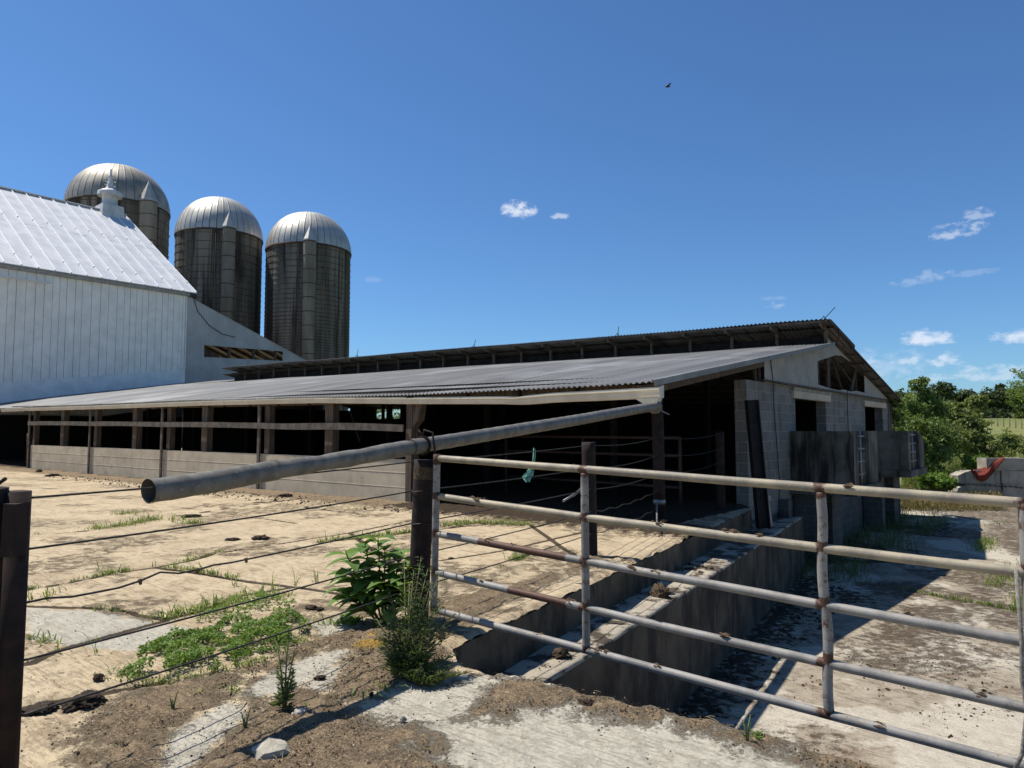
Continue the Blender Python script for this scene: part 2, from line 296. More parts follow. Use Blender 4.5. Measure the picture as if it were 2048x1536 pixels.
# ------------------------------------------------------------------ mesh builder
class MB:
    def __init__(s): s.v = []; s.f = []; s.mi = []; s.sm = []; s.tone = []
    def add(s, vs, fs, mi=0, smooth=False, tone=None):
        o = len(s.v); s.v.extend([tuple(map(float, p)) for p in vs])
        s.tone.extend([tone if tone is not None else .5]*len(vs) if not isinstance(tone, (list, np.ndarray)) else list(tone))
        for f in fs: s.f.append(tuple(i+o for i in f)); s.mi.append(mi); s.sm.append(smooth)
    def hexa(s, p, mi=0):
        s.add(p, [(0, 3, 2, 1), (4, 5, 6, 7), (0, 1, 5, 4), (1, 2, 6, 5), (2, 3, 7, 6), (3, 0, 4, 7)], mi)
    def ab(s, a0, a1, b0, b1, z0, z1, mi=0):
        s.hexa([W(a0, b0, z0), W(a1, b0, z0), W(a1, b1, z0), W(a0, b1, z0), W(a0, b0, z1), W(a1, b0, z1), W(a1, b1, z1), W(a0, b1, z1)], mi)
    def abq(s, c8, mi=0): s.hexa([W(*c) for c in c8], mi)
    def beam(s, p, q, w, h, mi=0, up=(0, 0, 1)):
        p = np.asarray(p, float); q = np.asarray(q, float); d = q-p; d = d/np.linalg.norm(d)
        x = np.cross(d, up)
        if np.linalg.norm(x) < 1e-3: x = np.cross(d, D1)
        x = x/np.linalg.norm(x); y = np.cross(x, d)
        cs = [(-1, -1), (1, -1), (1, 1), (-1, 1)]
        s.hexa([p+x*w/2*i+y*h/2*j for i, j in cs]+[q+x*w/2*i+y*h/2*j for i, j in cs], mi)
    def tube(s, pts, r, n=10, mi=0, caps=True, tone=None):
        pts = [np.asarray(p, float) for p in pts]; m = len(pts)
        rs = list(r) if hasattr(r, '__len__') else [r]*m
        vs = []; x = None
        for i, p in enumerate(pts):
            d = pts[min(i+1, m-1)]-pts[max(i-1, 0)]; d = d/max(np.linalg.norm(d), 1e-9)
            if x is None:
                x = np.cross(d, (0, 0, 1))
                if np.linalg.norm(x) < 1e-2: x = np.cross(d, (1, 0, 0))
            x = x-d*(x@d); x = x/np.linalg.norm(x); y = np.cross(d, x)
            for k in range(n):
                t = 2*math.pi*k/n; vs.append(p+(x*math.cos(t)+y*math.sin(t))*rs[i])
        fs = [(i*n+k, i*n+(k+1) % n, (i+1)*n+(k+1) % n, (i+1)*n+k) for i in range(m-1) for k in range(n)]
        s.add(vs, fs, mi, True, None if tone is None else np.repeat(np.asarray(tone, float), n))
        if caps:
            o = len(s.v)-len(vs)
            s.f.append(tuple(o+k for k in range(n))[::-1]); s.mi.append(mi); s.sm.append(False)
            s.f.append(tuple(o+(m-1)*n+k for k in range(n))); s.mi.append(mi); s.sm.append(False)
    def lathe(s, c, prof, n=48, mi=0, smooth=True):
        c = np.asarray(c, float); vs = []
        for r, z in prof:
            for k in range(n):
                t = 2*math.pi*k/n; vs.append(c+np.array([r*math.cos(t), r*math.sin(t), z]))
        m = len(prof)
        fs = [(i*n+k, i*n+(k+1) % n, (i+1)*n+(k+1) % n, (i+1)*n+k) for i in range(m-1) for k in range(n)]
        s.add(vs, fs, mi, smooth)
    def build(s, name, mats, parent=None, label=None):
        off = np.zeros(3)
        q = parent
        while q is not None: off = off+np.array(q.location); q = q.parent
        me = bpy.data.meshes.new(name)
        if parent is not None: org = np.zeros(3)
        else:
            a = np.array(s.v); org = np.array([a[:, 0].mean(), a[:, 1].mean(), a[:, 2].min()]) if len(a) else np.zeros(3)
        v = np.array(s.v)-off-org
        me.from_pydata(v.tolist(), [], s.f)
        if not isinstance(mats, (list, tuple)): mats = [mats]
        for m in mats: me.materials.append(m)
        me.polygons.foreach_set('material_index', s.mi); me.polygons.foreach_set('use_smooth', s.sm)
        at = me.attributes.new('tone', 'FLOAT', 'POINT'); at.data.foreach_set('value', s.tone)
        me.update()
        o = bpy.data.objects.new(name, me); COL.objects.link(o); o.location = org
        if parent is not None: o.parent = parent
        if label: o['label'] = label
        return o
def thing(name, label, cat, loc, group=None):
    o = bpy.data.objects.new(name, None); COL.objects.link(o); o.location = tuple(map(float, loc)); o.empty_display_size = .2
    o['label'] = label; o['category'] = cat
    if group: o['group'] = group
    return o
def tag(o, label, cat, group=None):
    o['label'] = label; o['category'] = cat
    if group: o['group'] = group
    return o
def kind(o, k, label=None, cat=None):
    o['kind'] = k
    if label: o['label'] = label
    if cat: o['category'] = cat
    return o

# ------------------------------------------------------------------ camera, sun, sky
cam = bpy.data.cameras.new('camera'); cam.sensor_width = 36; cam.lens = F/2048*36; cam.clip_start = .05; cam.clip_end = 3000
co = bpy.data.objects.new('camera', cam); COL.objects.link(co); co.location = (0, 0, EYE); co.rotation_euler = (math.pi/2+PITCH, 0, 0)
SC.camera = co
sl = bpy.data.lights.new('sun', 'SUN'); sl.energy = 5.0; sl.angle = R(.5); sl.color = (1, .95, .865)
so = bpy.data.objects.new('sun', sl); COL.objects.link(so); so.rotation_euler = Vector(-SUN).to_track_quat('-Z', 'Y').to_euler(); so.location = (-20, 10, 45)
SC.view_settings.view_transform = 'Standard'; SC.view_settings.look = 'None'; SC.view_settings.exposure = .38; SC.view_settings.gamma = 1
SC.cycles.max_bounces = 6; SC.cycles.transparent_max_bounces = 6
w = bpy.data.worlds.new('World'); SC.world = w; w.use_nodes = True
def build_world():
    nt = w.node_tree; N = nt.nodes; L = nt.links
    sky = N.new('ShaderNodeTexSky'); sky.sky_type = 'NISHITA'; sky.sun_disc = False
    sky.sun_elevation = math.asin(SUN[2]); sky.sun_rotation = math.atan2(SUN[0], SUN[1])
    sky.air_density = 1.0; sky.dust_density = .35; sky.ozone_density = 2.6; sky.altitude = 300
    bg = N['Background']; bg.inputs[1].default_value = SKY
    gr = N.new('ShaderNodeMix'); gr.data_type = 'RGBA'; gr.blend_type = 'MULTIPLY'; gr.inputs[0].default_value = 1; gr.inputs[7].default_value = (.77, 1.16, 1.54, 1)
    L.new(sky.outputs[0], gr.inputs[6]); L.new(gr.outputs[2], bg.inputs[0])
    tc = N.new('ShaderNodeTexCoord'); sx = N.new('ShaderNodeSeparateXYZ'); L.new(tc.outputs['Generated'], sx.inputs[0])
    def mt(op, a, b=None):
        nd = N.new('ShaderNodeMath'); nd.operation = op
        for i, x in enumerate((a, b)):
            if x is None: continue
            if isinstance(x, (int, float)): nd.inputs[i].default_value = x
            else: L.new(x, nd.inputs[i])
        return nd.outputs[0]
    az = mt('ARCTAN2', sx.outputs[0], sx.outputs[1]); el = mt('ARCSINE', sx.outputs[2])
    cx = N.new('ShaderNodeCombineXYZ'); L.new(mt('MULTIPLY', az, 1.0), cx.inputs[0]); L.new(mt('MULTIPLY', el, 1.7), cx.inputs[1])
    def nz(sc, det):
        n1 = N.new('ShaderNodeTexNoise'); L.new(cx.outputs[0], n1.inputs['Vector']); n1.inputs['Scale'].default_value = sc; n1.inputs['Detail'].default_value = det; n1.inputs['Roughness'].default_value = .62
        return mt('SUBTRACT', n1.outputs['Fac'], .5)
    nf = nz(55, 8); nb = nz(22, 5)
    tot = None
    clouds = [(1036, 422, 42, 24, .85, 1), (1120, 433, 20, 9, .5, 1), (1916, 464, 48, 20, .45, 1.3), (1958, 430, 30, 12, .35, 1.3), (1858, 680, 52, 18, .82, .7), (2034, 677, 44, 16, .82, .7),
              (1882, 725, 40, 12, .62, 1), (1812, 724, 28, 10, .55, 1), (1745, 722, 24, 10, .4, 1), (1872, 552, 34, 12, .24, 1.3), (1945, 548, 55, 7, .14, 1.3), (1552, 612, 22, 9, .28, 1.2),
              (1550, 597, 26, 6, .12, 1), (1975, 752, 105, 20, .38, 1.2), (1860, 757, 66, 16, .34, 1.2), (1785, 748, 55, 22, .24, 1.2), (745, 561, 24, 8, .14, 1), (1810, 568, 34, 9, .2, 1.3), (1600, 740, 300, 40, .25, .8)]
    for (u, v, wu, wv, k, rag) in clouds:
        d = sight(u, v); d = d/np.linalg.norm(d); a0 = math.atan2(d[0], d[1]); e0 = math.asin(d[2])
        dx = mt('DIVIDE', mt('SUBTRACT', az, a0), wu/1500); dy = mt('DIVIDE', mt('SUBTRACT', el, e0), wv/1500)
        dy = mt('MULTIPLY', dy, mt('ADD', 1.15, mt('MULTIPLY', mt('SIGN', dy), -.25)))
        r2 = mt('ADD', mt('MULTIPLY', dx, dx), mt('MULTIPLY', dy, dy))
        q = mt('SUBTRACT', 1.0, r2)
        q = mt('ADD', q, mt('MULTIPLY', nf, 4.2*rag)); q = mt('ADD', q, mt('MULTIPLY', nb, 2.0*rag))
        mr = N.new('ShaderNodeMapRange'); mr.interpolation_type = 'SMOOTHSTEP'; L.new(q, mr.inputs[0])
        mr.inputs[1].default_value = .05; mr.inputs[2].default_value = 1.25; mr.inputs[4].default_value = k*.92
        tot = mr.outputs[0] if tot is None else mt('MAXIMUM', tot, mr.outputs[0])
    cb = N.new('ShaderNodeBackground'); cb.inputs[0].default_value = (.80, .84, .92, 1); cb.inputs[1].default_value = .85
    mx = N.new('ShaderNodeMixShader'); L.new(tot, mx.inputs[0]); L.new(bg.outputs[0], mx.inputs[1]); L.new(cb.outputs[0], mx.inputs[2])
    L.new(mx.outputs[0], N['World Output'].inputs[0])
SKY = .062
build_world()

# ------------------------------------------------------------------ ground sheets
def sdist(X, Y, poly):
    """signed distance to polygon, + inside (metres)"""
    P = np.asarray(poly, float)[:, :2]; n = len(P)
    best = np.full(X.shape, 1e9); ins = np.zeros(X.shape, bool); bx = np.zeros(X.shape); by = np.zeros(X.shape)
    for i in range(n):
        x0, y0 = P[i]; x1, y1 = P[(i+1) % n]; dx, dy = x1-x0, y1-y0; l2 = dx*dx+dy*dy+1e-12
        t = np.clip(((X-x0)*dx+(Y-y0)*dy)/l2, 0, 1); qx = x0+t*dx; qy = y0+t*dy
        d = np.hypot(X-qx, Y-qy); m = d < best; best = np.where(m, d, best); bx = np.where(m, qx, bx); by = np.where(m, qy, by)
        c = ((y0 > Y) != (y1 > Y)) & (X < (x1-x0)*(Y-y0)/(y1-y0+1e-12)+x0); ins ^= c
    return np.where(ins, best, -best), bx, by
def pdist(X, Y, line):
    P = np.asarray(line, float)[:, :2]; best = np.full(X.shape, 1e9)
    for i in range(len(P)-1):
        x0, y0 = P[i]; x1, y1 = P[i+1]; dx, dy = x1-x0, y1-y0; l2 = dx*dx+dy*dy+1e-12
        t = np.clip(((X-x0)*dx+(Y-y0)*dy)/l2, 0, 1); best = np.minimum(best, np.hypot(X-x0-t*dx, Y-y0-t*dy))
    return best
def gp(pts, z=0.0): return [G(u, v, z)[:2] for u, v in pts]
def axis(segs):
    out = [segs[0][0]]
    for (a, b, s0, s1) in segs:
        x = a; n = max(1, int(abs(b-a)/((s0+s1)/2)))
        for i in range(1, n+1):
            t = i/n; out.append(a+(b-a)*((s0*t+(s1-s0)*t*t/2)/((s0+s1)/2)))
    return np.array(sorted(set(np.round(out, 5))))
RIM = [(-.417, 5.085), (-.36, 4.80), (-.19, 4.58), (.0, 4.48), (.2, 4.385), (.45, 4.20), (.707, 4.03), (1.158, 3.77), (1.687, 3.46), (2.27, 3.19), (4, 2.25), (14, -2.6)]
UP = RIM[::-1]+[(.489, 6.66), (2.536, 10.236), (4.62, 13.84), tuple(W(-5.58, 4.2)[:2]), tuple(W(-5.58, 18.8)[:2]), tuple(W(25, 18.8)[:2]), tuple(W(40, 45)[:2]), (-40, 130), (-110, 110), (-110, -40), (20, -40)]
RIMX = RIM
def sheet(name, xs, ys, poly, zf, masks, mat):
    X, Y = np.meshgrid(xs, ys, indexing='ij'); nx, ny = X.shape
    d, bx, by = sdist(X, Y, poly)
    ins = d > 0
    q = ins[:-1, :-1] | ins[1:, :-1] | ins[:-1, 1:] | ins[1:, 1:]
    allq = ins[:-1, :-1] & ins[1:, :-1] & ins[:-1, 1:] & ins[1:, 1:]
    out = ~ins; X = np.where(out, bx, X); Y = np.where(out, by, Y)
    d2 = np.where(out, 0, d)
    idx = np.arange(nx*ny).reshape(nx, ny)
    fi = np.stack([idx[:-1, :-1][q], idx[1:, :-1][q], idx[1:, 1:][q], idx[:-1, 1:][q]], 1)
    use = np.unique(fi); rem = np.full(nx*ny, -1); rem[use] = np.arange(len(use)); fi = rem[fi]
    x = X.ravel()[use]; y = Y.ravel()[use]; dd = d2.ravel()[use]
    mk = masks(x, y, dd); z = zf(x, y, dd, mk)
    me = bpy.data.meshes.new(name); me.from_pydata(np.stack([x, y, z], 1).tolist(), [], fi.tolist())
    me.materials.append(mat); me.polygons.foreach_set('use_smooth', [True]*len(me.polygons))
    for k, a in mk.items():
        at = me.attributes.new(k, 'FLOAT', 'POINT'); at.data.foreach_set('value', np.clip(a, -1, 2).astype(np.float32))
    me.update(); o = bpy.data.objects.new(name, me); COL.objects.link(o); o['kind'] = 'structure'; return o
sm = lambda x, a, b: np.clip((x-a)/(b-a), 0, 1)**2*(3-2*np.clip((x-a)/(b-a), 0, 1))
DIRT = [gp([(150, 1455), (260, 1385), (330, 1362), (420, 1350), (520, 1330), (600, 1290), (650, 1262), (700, 1250), (760, 1240), (840, 1240), (880, 1290), (905, 1335), (860, 1385), (760, 1392), (690, 1412), (760, 1440), (850, 1450), (880, 1480), (960, 1545), (960, 1700), (200, 1700), (150, 1520)]),
        gp([(1000, 1352), (1150, 1372), (1480, 1442), (1760, 1492), (2080, 1545), (2300, 1700), (1900, 1640), (1720, 1536), (1580, 1505), (1450, 1492), (1330, 1452), (1200, 1442), (1140, 1412), (1080, 1430), (1000, 1445), (930, 1440), (960, 1390)]),
        gp([(868, 1195), (1000, 1178), (1110, 1138), (1180, 1100), (1215, 1120), (1100, 1168), (1010, 1212), (960, 1242), (900, 1272), (868, 1262)])]
PALE = [gp([(320, 1515), (345, 1465), (420, 1420), (465, 1400), (500, 1430), (440, 1480), (380, 1545), (320, 1560)]), gp([(470, 1398), (540, 1342), (640, 1303), (705, 1298), (640, 1352), (560, 1392)]),
        gp([(600, 1372), (650, 1330), (685, 1330), (655, 1388)]), gp([(745, 1390), (860, 1360), (935, 1376), (930, 1400), (905, 1438), (800, 1418)]),
        gp([(870, 1484), (950, 1432), (1000, 1452), (1080, 1434), (1150, 1446), (1330, 1456), (1450, 1496), (1580, 1510), (1720, 1545), (1900, 1660), (1700, 1800), (1000, 1800), (960, 1560)]),
        gp([(50, 1215), (190, 1222), (330, 1248), (400, 1262), (300, 1300), (230, 1300), (60, 1280)]), gp([(620, 1245), (700, 1228), (720, 1255), (640, 1275)])]
JOINT = [gp(l) for l in ([(-200, 1215), (60, 1178), (130, 1165), (230, 1145), (310, 1133), (380, 1120), (440, 1105), (700, 1065), (1010, 1000)], [(310, 1133), (400, 1145), (490, 1160), (590, 1172), (760, 1200)],
         [(-150, 1180), (50, 1210), (200, 1215), (330, 1237), (410, 1218), (470, 1190), (590, 1172)], [(640, 1085), (720, 1076), (830, 1064), (960, 1047), (1075, 1052), (1200, 1020)], [(60, 1068), (160, 1062), (310, 1038), (480, 1012), (700, 985)],
         [(-60, 1330), (60, 1325), (110, 1300), (330, 1240)], [(50, 1412), (330, 1360)], [(1065, 1052), (1130, 1098), (1150, 1110)], [(880, 1120), (1010, 1100), (1180, 1060)], [(700, 1065), (760, 1110), (830, 1150)])]+[[W(-1, b_)[:2], W(24, b_+.2)[:2]] for b_ in (-1.9, -3.4)]+[[W(a_, -.2)[:2], W(a_+.3, -4.6)[:2]] for a_ in (2.4, 6.1, 9.8, 14, 18.5)]
WALLBAND = [W(-1, 0)[:2], W(23, 0)[:2]]
def upmask(x, y, d):
    near = y < 45
    dirt = np.full(x.shape, -.25)
    for P in DIRT: dirt = np.maximum(dirt, .42+sdist(x, y, P)[0]*2.2)
    dirt = np.minimum(dirt, .88-.5*sm(fbm(x*1.7, y*1.7, 41), .54, .70))
    pale = np.zeros(x.shape); pin = np.zeros(x.shape)
    for P in PALE:
        s = sdist(x, y, P)[0]; pale = np.maximum(pale, np.clip(.5+s*4, 0, 1)); dirt = np.minimum(dirt, np.maximum(.42-s*3.5, -.40)); pin = np.maximum(pin, np.clip(s*8, 0, 1))
    nr_ = sm(4.75-y, 0, .45)*sm(x+1.4, 0, .9); pale = np.maximum(pale, .72*nr_)
    dirt = np.where((dirt < .3), np.maximum(dirt, .24*sm(fbm(x*3.1, y*3.1, 31), .5, .66)*sm(5.2-y, 0, .8)*(1-pin)-pin*.4), dirt)
    # dusty scatter toward the camera
    dirt = np.maximum(dirt, .14*sm(7.5-y, 0, 4)-pin*.5)
    a = (x-W0[0])*D1[0]+(y-W0[1])*D1[1]; b = (x-W0[0])*D2[0]+(y-W0[1])*D2[1]
    dirt = np.maximum(dirt, 1.15-np.abs(b+.3)*.95)
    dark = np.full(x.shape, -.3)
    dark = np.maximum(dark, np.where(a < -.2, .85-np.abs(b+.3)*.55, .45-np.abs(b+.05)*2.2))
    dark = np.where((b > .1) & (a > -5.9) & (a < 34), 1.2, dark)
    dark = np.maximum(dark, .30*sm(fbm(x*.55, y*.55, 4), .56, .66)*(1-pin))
    # smears get denser along the wall
    dirt = np.maximum(dirt, .40*sm(fbm(x*1.1+5, y*1.1, 2), .50, .62)*(1-pin)*sm(y, 4.2, 5.4)-pin*.4)
    joint = np.zeros(x.shape)
    for Lp in JOINT: joint = np.maximum(joint, 1.25-pdist(x, y, Lp)/.058)
    cx, cy = G(742, 1291)[:2]; corn = .95-np.hypot((x-cx)/.15, (y-cy)/.10)*.55
    cx, cy = G(745, 1275)[:2]; corn = np.maximum(corn, .8-np.hypot((x-cx)/.06, (y-cy)/.12)*.55)
    return dict(dirt=dirt, pale=pale, dark=dark, joint=joint, corn=np.maximum(corn, -1))
def upz(x, y, d, mk):
    nn = y < 16
    dm = sm(mk['dirt']+(fbm(x*7, y*7, 1)-.5)*.9, .42, .7)
    z = .7*dm*(.008+.026*fbm(x*4, y*4, 6)+.030*np.abs(fbm(x*15, y*15, 8, 3)-.5)*1.6+.016*_T[(np.floor(x*61).astype(int)) & 255, (np.floor(y*61).astype(int)) & 255])*nn
    z = z+.02*(fbm(x*1.2, y*1.2, 3)-.5)+.006*(fbm(x*12, y*12, 5, 3)-.5)*nn
    z = z-.018*np.clip(mk['joint'], 0, 1)
    z = z-.10*sm(x, .6, 2.3)*sm(4.6-y, 0, .8)
    rim = (x > -.6) & (y < 5.3)
    z = z-np.where(rim, .035*(1-sm(d, 0, .09))*fbm(x*9, y*9, 9, 3)*1.6, .03*(1-sm(d, 0, .06))*fbm(x*8, y*8, 12, 3)*1.5)*(y < 16)
    return z
xs = axis([(-110, -40, 10, 5), (-40, -12, 1.2, .5), (-12, -4.2, .35, .08), (-4.2, 3.4, .026, .026), (3.4, 8, .06, .3), (8, 30, .6, 2)])
ys = axis([(-40, 0, 8, .5), (0, 2.2, .2, .04), (2.2, 6.8, .026, .026), (6.8, 16, .034, .10), (16, 36, .12, .5), (36, 130, 2, 12)])
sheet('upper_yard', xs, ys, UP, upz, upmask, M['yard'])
# broken rim and slab edge faces below the upper yard
def skirt(name, pts, zt, zb, mat, jag=.02, parent=None):
    b = MB(); P = []
    for i in range(len(pts)-1):
        p, q = np.array(pts[i][:2]), np.array(pts[i+1][:2]); n = max(1, int(np.linalg.norm(q-p)/.06))
        for k in range(n): P.append(p+(q-p)*k/n)
    P.append(np.array(pts[-1][:2])); P = np.array(P)
    rows = 14; vs = []
    tang = np.gradient(P, axis=0); tang /= np.linalg.norm(tang, axis=1)[:, None]+1e-9; nrm = np.stack([tang[:, 1], -tang[:, 0]], 1)
    for j in range(rows+1):
        z = zt+(zb-zt)*j/rows
        off = (fbm(np.arange(len(P))*.06*4, np.full(len(P), z*4), 3)-.5)*jag*(0 if j == 0 else 1)
        for i in range(len(P)): vs.append((P[i, 0]+nrm[i, 0]*off[i], P[i, 1]+nrm[i, 1]*off[i], z))
    n = len(P)
    b.add(vs, [(j*n+i, j*n+i+1, (j+1)*n+i+1, (j+1)*n+i) for j in range(rows) for i in range(n-1)], 0, True)
    return kind(b.build(name, mat), 'structure')
EDGE = [(-.417, 5.085), (.489, 6.66), (2.536, 10.236), (4.62, 13.84)]
skirt('yard_edge', EDGE, -.03, -1.72, M['pitwall'], .035)
skirt('yard_rim', [(p[0], p[1]) for p in RIM], -.10, -1.72, M['pitwall'], .03)
# ledge beside the slab
def ledge():
    b = MB(); I0, I1 = np.array((-.75, 4.45)), np.array((5.0, 14.75)); O0, O1 = np.array((-.1, 4.84)), np.array((6.4, 15.75))
    n = 170; m = 14; vs = []
    prof = [(0, -.37)]+[(k/7, -.37) for k in range(1, 7)]+[(.985, -.372), (1.0, -.395)]
    for i in range(n+1):
        t = i/n; p = I0+(I1-I0)*t; q = O0+(O1-O0)*t
        for k, (s, z) in enumerate(prof):
            x = p+(q-p)*s; jag = (fbm([x[0]*6], [x[1]*6], 2, 3)[0]-.5)
            vs.append((x[0]+jag*.05*(k > 6), x[1]+jag*.02*(k > 6), z+.03*(fbm([x[0]*3], [x[1]*3], 4)[0]-.5)-(k == len(prof)-1)*.02*abs(jag)))
        for k in range(1, 8):
            z = -.41-(1.72-.41)*k/7; j = (fbm([q[0]*2.5], [z*2.5+q[1]], 7, 3)[0]-.5)*.05
            vs.append((q[0]+.04*j, q[1]-.06*j-.0, z))
    w_ = len(prof)+7
    b.add(vs, [(i*w_+k, i*w_+k+1, (i+1)*w_+k+1, (i+1)*w_+k) for i in range(n) for k in range(w_-1)], 0, True)
    for f in range(len(b.f)):
        k = f % (w_-1)
        if k < 8: b.mi[f] = 1
    o = b.build('pit_ledge', [M['pitwall'], M['ledge']]); o['kind'] = 'structure'
M['ledge'] = pm('grey_ledge_top', C(.40, .35, .27), C(.31, .27, .205), 3, .92, 0, [(C(.05, .036, .024), 3.4, (1, 1, 1), .46, .56, .95), (C(.22, .18, .12), 14, (1, 1, 1), .6, .7, .6)], .8, 30, .02)
ledge()
# lower concrete yard
LOWP = [(-.6, 4.2), (2.3, 2.6), (14, -3.4), (40, -6), (46, 30.5), (15, 30.5), tuple(W(-5.4, 19.5)[:2]), tuple(W(-5.4, 3.8)[:2])]
LPATCH = [gp(l, LOW) for l in ([(1790, 1210), (1900, 1205), (1960, 1230), (1920, 1270), (1840, 1280), (1740, 1300), (1730, 1275)], [(1960, 1010), (2060, 1005), (2100, 1120), (2020, 1110), (1985, 1080)], [(1700, 1160), (1850, 1165), (1900, 1180), (1840, 1200), (1740, 1190)])]
LJOINT = [gp(l, LOW) for l in ([(1560, 1130), (1740, 1165), (1850, 1188), (1960, 1208), (2200, 1250)], [(1700, 1050), (1900, 1075), (2100, 1110)])]
def lowmask(x, y, d):
    dirt = np.full(x.shape, -.1)
    for P in LPATCH: dirt = np.maximum(dirt, np.minimum(.36+sdist(x, y, P)[0]*.9, .56))
    dirt = np.maximum(dirt, .50*sm(fbm(x*.5+3, y*.35, 5), .44, .62))
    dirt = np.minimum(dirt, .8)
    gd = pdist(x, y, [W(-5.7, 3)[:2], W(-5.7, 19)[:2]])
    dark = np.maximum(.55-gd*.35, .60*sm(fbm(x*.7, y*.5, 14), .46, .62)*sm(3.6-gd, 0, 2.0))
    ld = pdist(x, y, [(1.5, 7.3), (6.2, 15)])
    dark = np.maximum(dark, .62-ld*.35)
    joint = np.zeros(x.shape)
    for Lp in LJOINT: joint = np.maximum(joint, .85-pdist(x, y, Lp)/.09)
    return dict(dirt=dirt, pale=.75*sm(fbm(x*.9, y*.9, 21), .40, .6), dark=dark, joint=joint, corn=np.full(x.shape, -1.))
def lowz(x, y, d, mk):
    return LOW+.03*(fbm(x*.6, y*.6, 3)-.5)+(sm(mk['dirt'], .4, .7)*.02+sm(mk['dark'], .4, .7)*.045)*fbm(x*6, y*6, 6)-.02*np.clip(mk['joint'], 0, 1)-.03*sm(.3-d, 0, .3)
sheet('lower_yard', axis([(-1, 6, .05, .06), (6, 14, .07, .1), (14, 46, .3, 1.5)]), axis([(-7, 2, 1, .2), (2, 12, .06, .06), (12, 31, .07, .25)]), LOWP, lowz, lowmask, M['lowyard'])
# open country
def terr(X, Y):
    z = np.full(X.shape, LOW-.05)
    r = np.hypot(X, Y)
    hill = sm(X*.55+Y*.30, 24, 75)*4.9*sm(Y, 34, 120)
    z = z+hill+.25*(fbm(X*.15, Y*.15, 3)-.5)*sm(Y, 33, 45)+sm(Y, 30, 40)*.25
    z = z+sm(r, 250, 700)*6*fbm(X*.005, Y*.005, 8)
    return z
def ground():
    n1 = axis([(-900, -120, 60, 15), (-120, 0, 10, 4), (0, 130, 1.6, 2.5), (130, 900, 12, 60)]); n2 = axis([(-300, -10, 40, 6), (-10, 150, 2.2, 2.2), (150, 1400, 15, 60)])
    X, Y = np.meshgrid(n1, n2, indexing='ij'); Z = terr(X, Y); nx, ny = X.shape; idx = np.arange(nx*ny).reshape(nx, ny)
    me = bpy.data.meshes.new('ground'); me.from_pydata(np.stack([X.ravel(), Y.ravel(), Z.ravel()], 1).tolist(), [], np.stack([idx[:-1, :-1].ravel(), idx[1:, :-1].ravel(), idx[1:, 1:].ravel(), idx[:-1, 1:].ravel()], 1).tolist())
    me.materials.append(M['ground']); me.polygons.foreach_set('use_smooth', [True]*len(me.polygons)); me.update()
    o = bpy.data.objects.new('ground', me); COL.objects.link(o); o['kind'] = 'structure'
ground()
def tz(x, y): return float(terr(np.array([x]), np.array([y]))[0])

# ------------------------------------------------------------------ cattle shed
RA = -6.02
def eave(a): return float(np.interp(a, [-6.2, -4.5, -2.4, 0, 3.7], [-.66, -.43, -.21, -.06, -.06]))
def zl(a, b):
    t = min(1.0, max(0.0, b/3.5)); t = t*t*(3-2*t)
    return 2.334+.153*b+(a+6)*(.0085+.00005*b)+(1-t)*float(np.interp(a, [-6, -4.5, -2.4, 0, 3.7, 8.5, 15, 24], [0, -.03, -.075, -.122, -.12, -.08, -.096, -.12]))
def zr(a, b): return 2.575+.186*(18.8-b)+(a+6)*.0095
def zc(a, b): return 4.415-.177*(b-9.24)+(a+6)*.0128
shed = thing('cattle_shed', 'long low open-fronted cattle shed with grey corrugated roof and concrete block gable', 'cattle shed', W(-5.7, 0, 0))
def corrugated(name, a0, a1, bs, zf, mat, wl=.115, amp=.016, parent=None, sag=.0, under=None, sub=6, ev=None):
    b = MB(); n = int((a1-a0)/wl*sub); vs = []
    for i in range(n+1):
        a = a0+(a1-a0)*i/n; wv = amp*math.sin(2*math.pi*a/wl)
        for bb in bs:
            if ev and bb == bs[0]: bb = ev(a)
            s = sag*(float(vn(a*.35, bb*.3, 2))-.5)
            vs.append(W(a, bb+.015*(float(vn(math.floor(a/.8)*3.7, 1.5, 4))-.5)*(bb < .3)*4, zf(a, bb)+wv+s))
    m = len(bs)
    fs = [(i*m+k, (i+1)*m+k, (i+1)*m+k+1, i*m+k+1) for i in range(n) for k in range(m-1)]
    b.add(vs, fs, 0, True)
    return b.build(name, mat, parent)
corrugated('roof', RA, 33.0, [-.62, 1.2, 3, 5, 7, 8.5, 9.75], zl, M['sheet'], parent=shed, sag=.05, ev=eave)
corrugated('roof', 25.2, 33.0, [9.74, 11.9], zl, M['sheet'], parent=shed)
corrugated('roof', RA, 25.1, [9.8, 13, 16, 18.85], zr, M['sheet'], parent=shed, sub=4)
corrugated('clerestory_roof', RA-.02, 24.2, [9.22, 10.0, 10.9, 11.8], zc, M['sheet'], parent=shed, sag=.04)
# rake trim of the near end
b = MB()
b.beam(W(RA, -.62, zl(RA, -.62)+.012), W(RA, 9.72, zl(RA, 9.72)+.012), .07, .035)
b.beam(W(RA-.015, -.62, zl(RA, -.62)-.035), W(RA-.015, 9.72, zl(RA, 9.72)-.035), .018, .07)
b.build('rake_trim', M['sheet'], shed)
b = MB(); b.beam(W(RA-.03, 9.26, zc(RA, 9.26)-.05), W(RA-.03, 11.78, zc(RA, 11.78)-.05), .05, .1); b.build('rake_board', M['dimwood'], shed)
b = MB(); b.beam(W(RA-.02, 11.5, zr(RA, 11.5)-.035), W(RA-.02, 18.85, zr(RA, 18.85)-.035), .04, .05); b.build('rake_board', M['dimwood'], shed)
b = MB(); b.beam(W(-5.72, -.5, zl(-5.7, -.5)-.14), W(-5.72, 5.0, zl(-5.7, 5.0)-.14), .09, .16); b.build('rake_beam', M['wood'], shed)
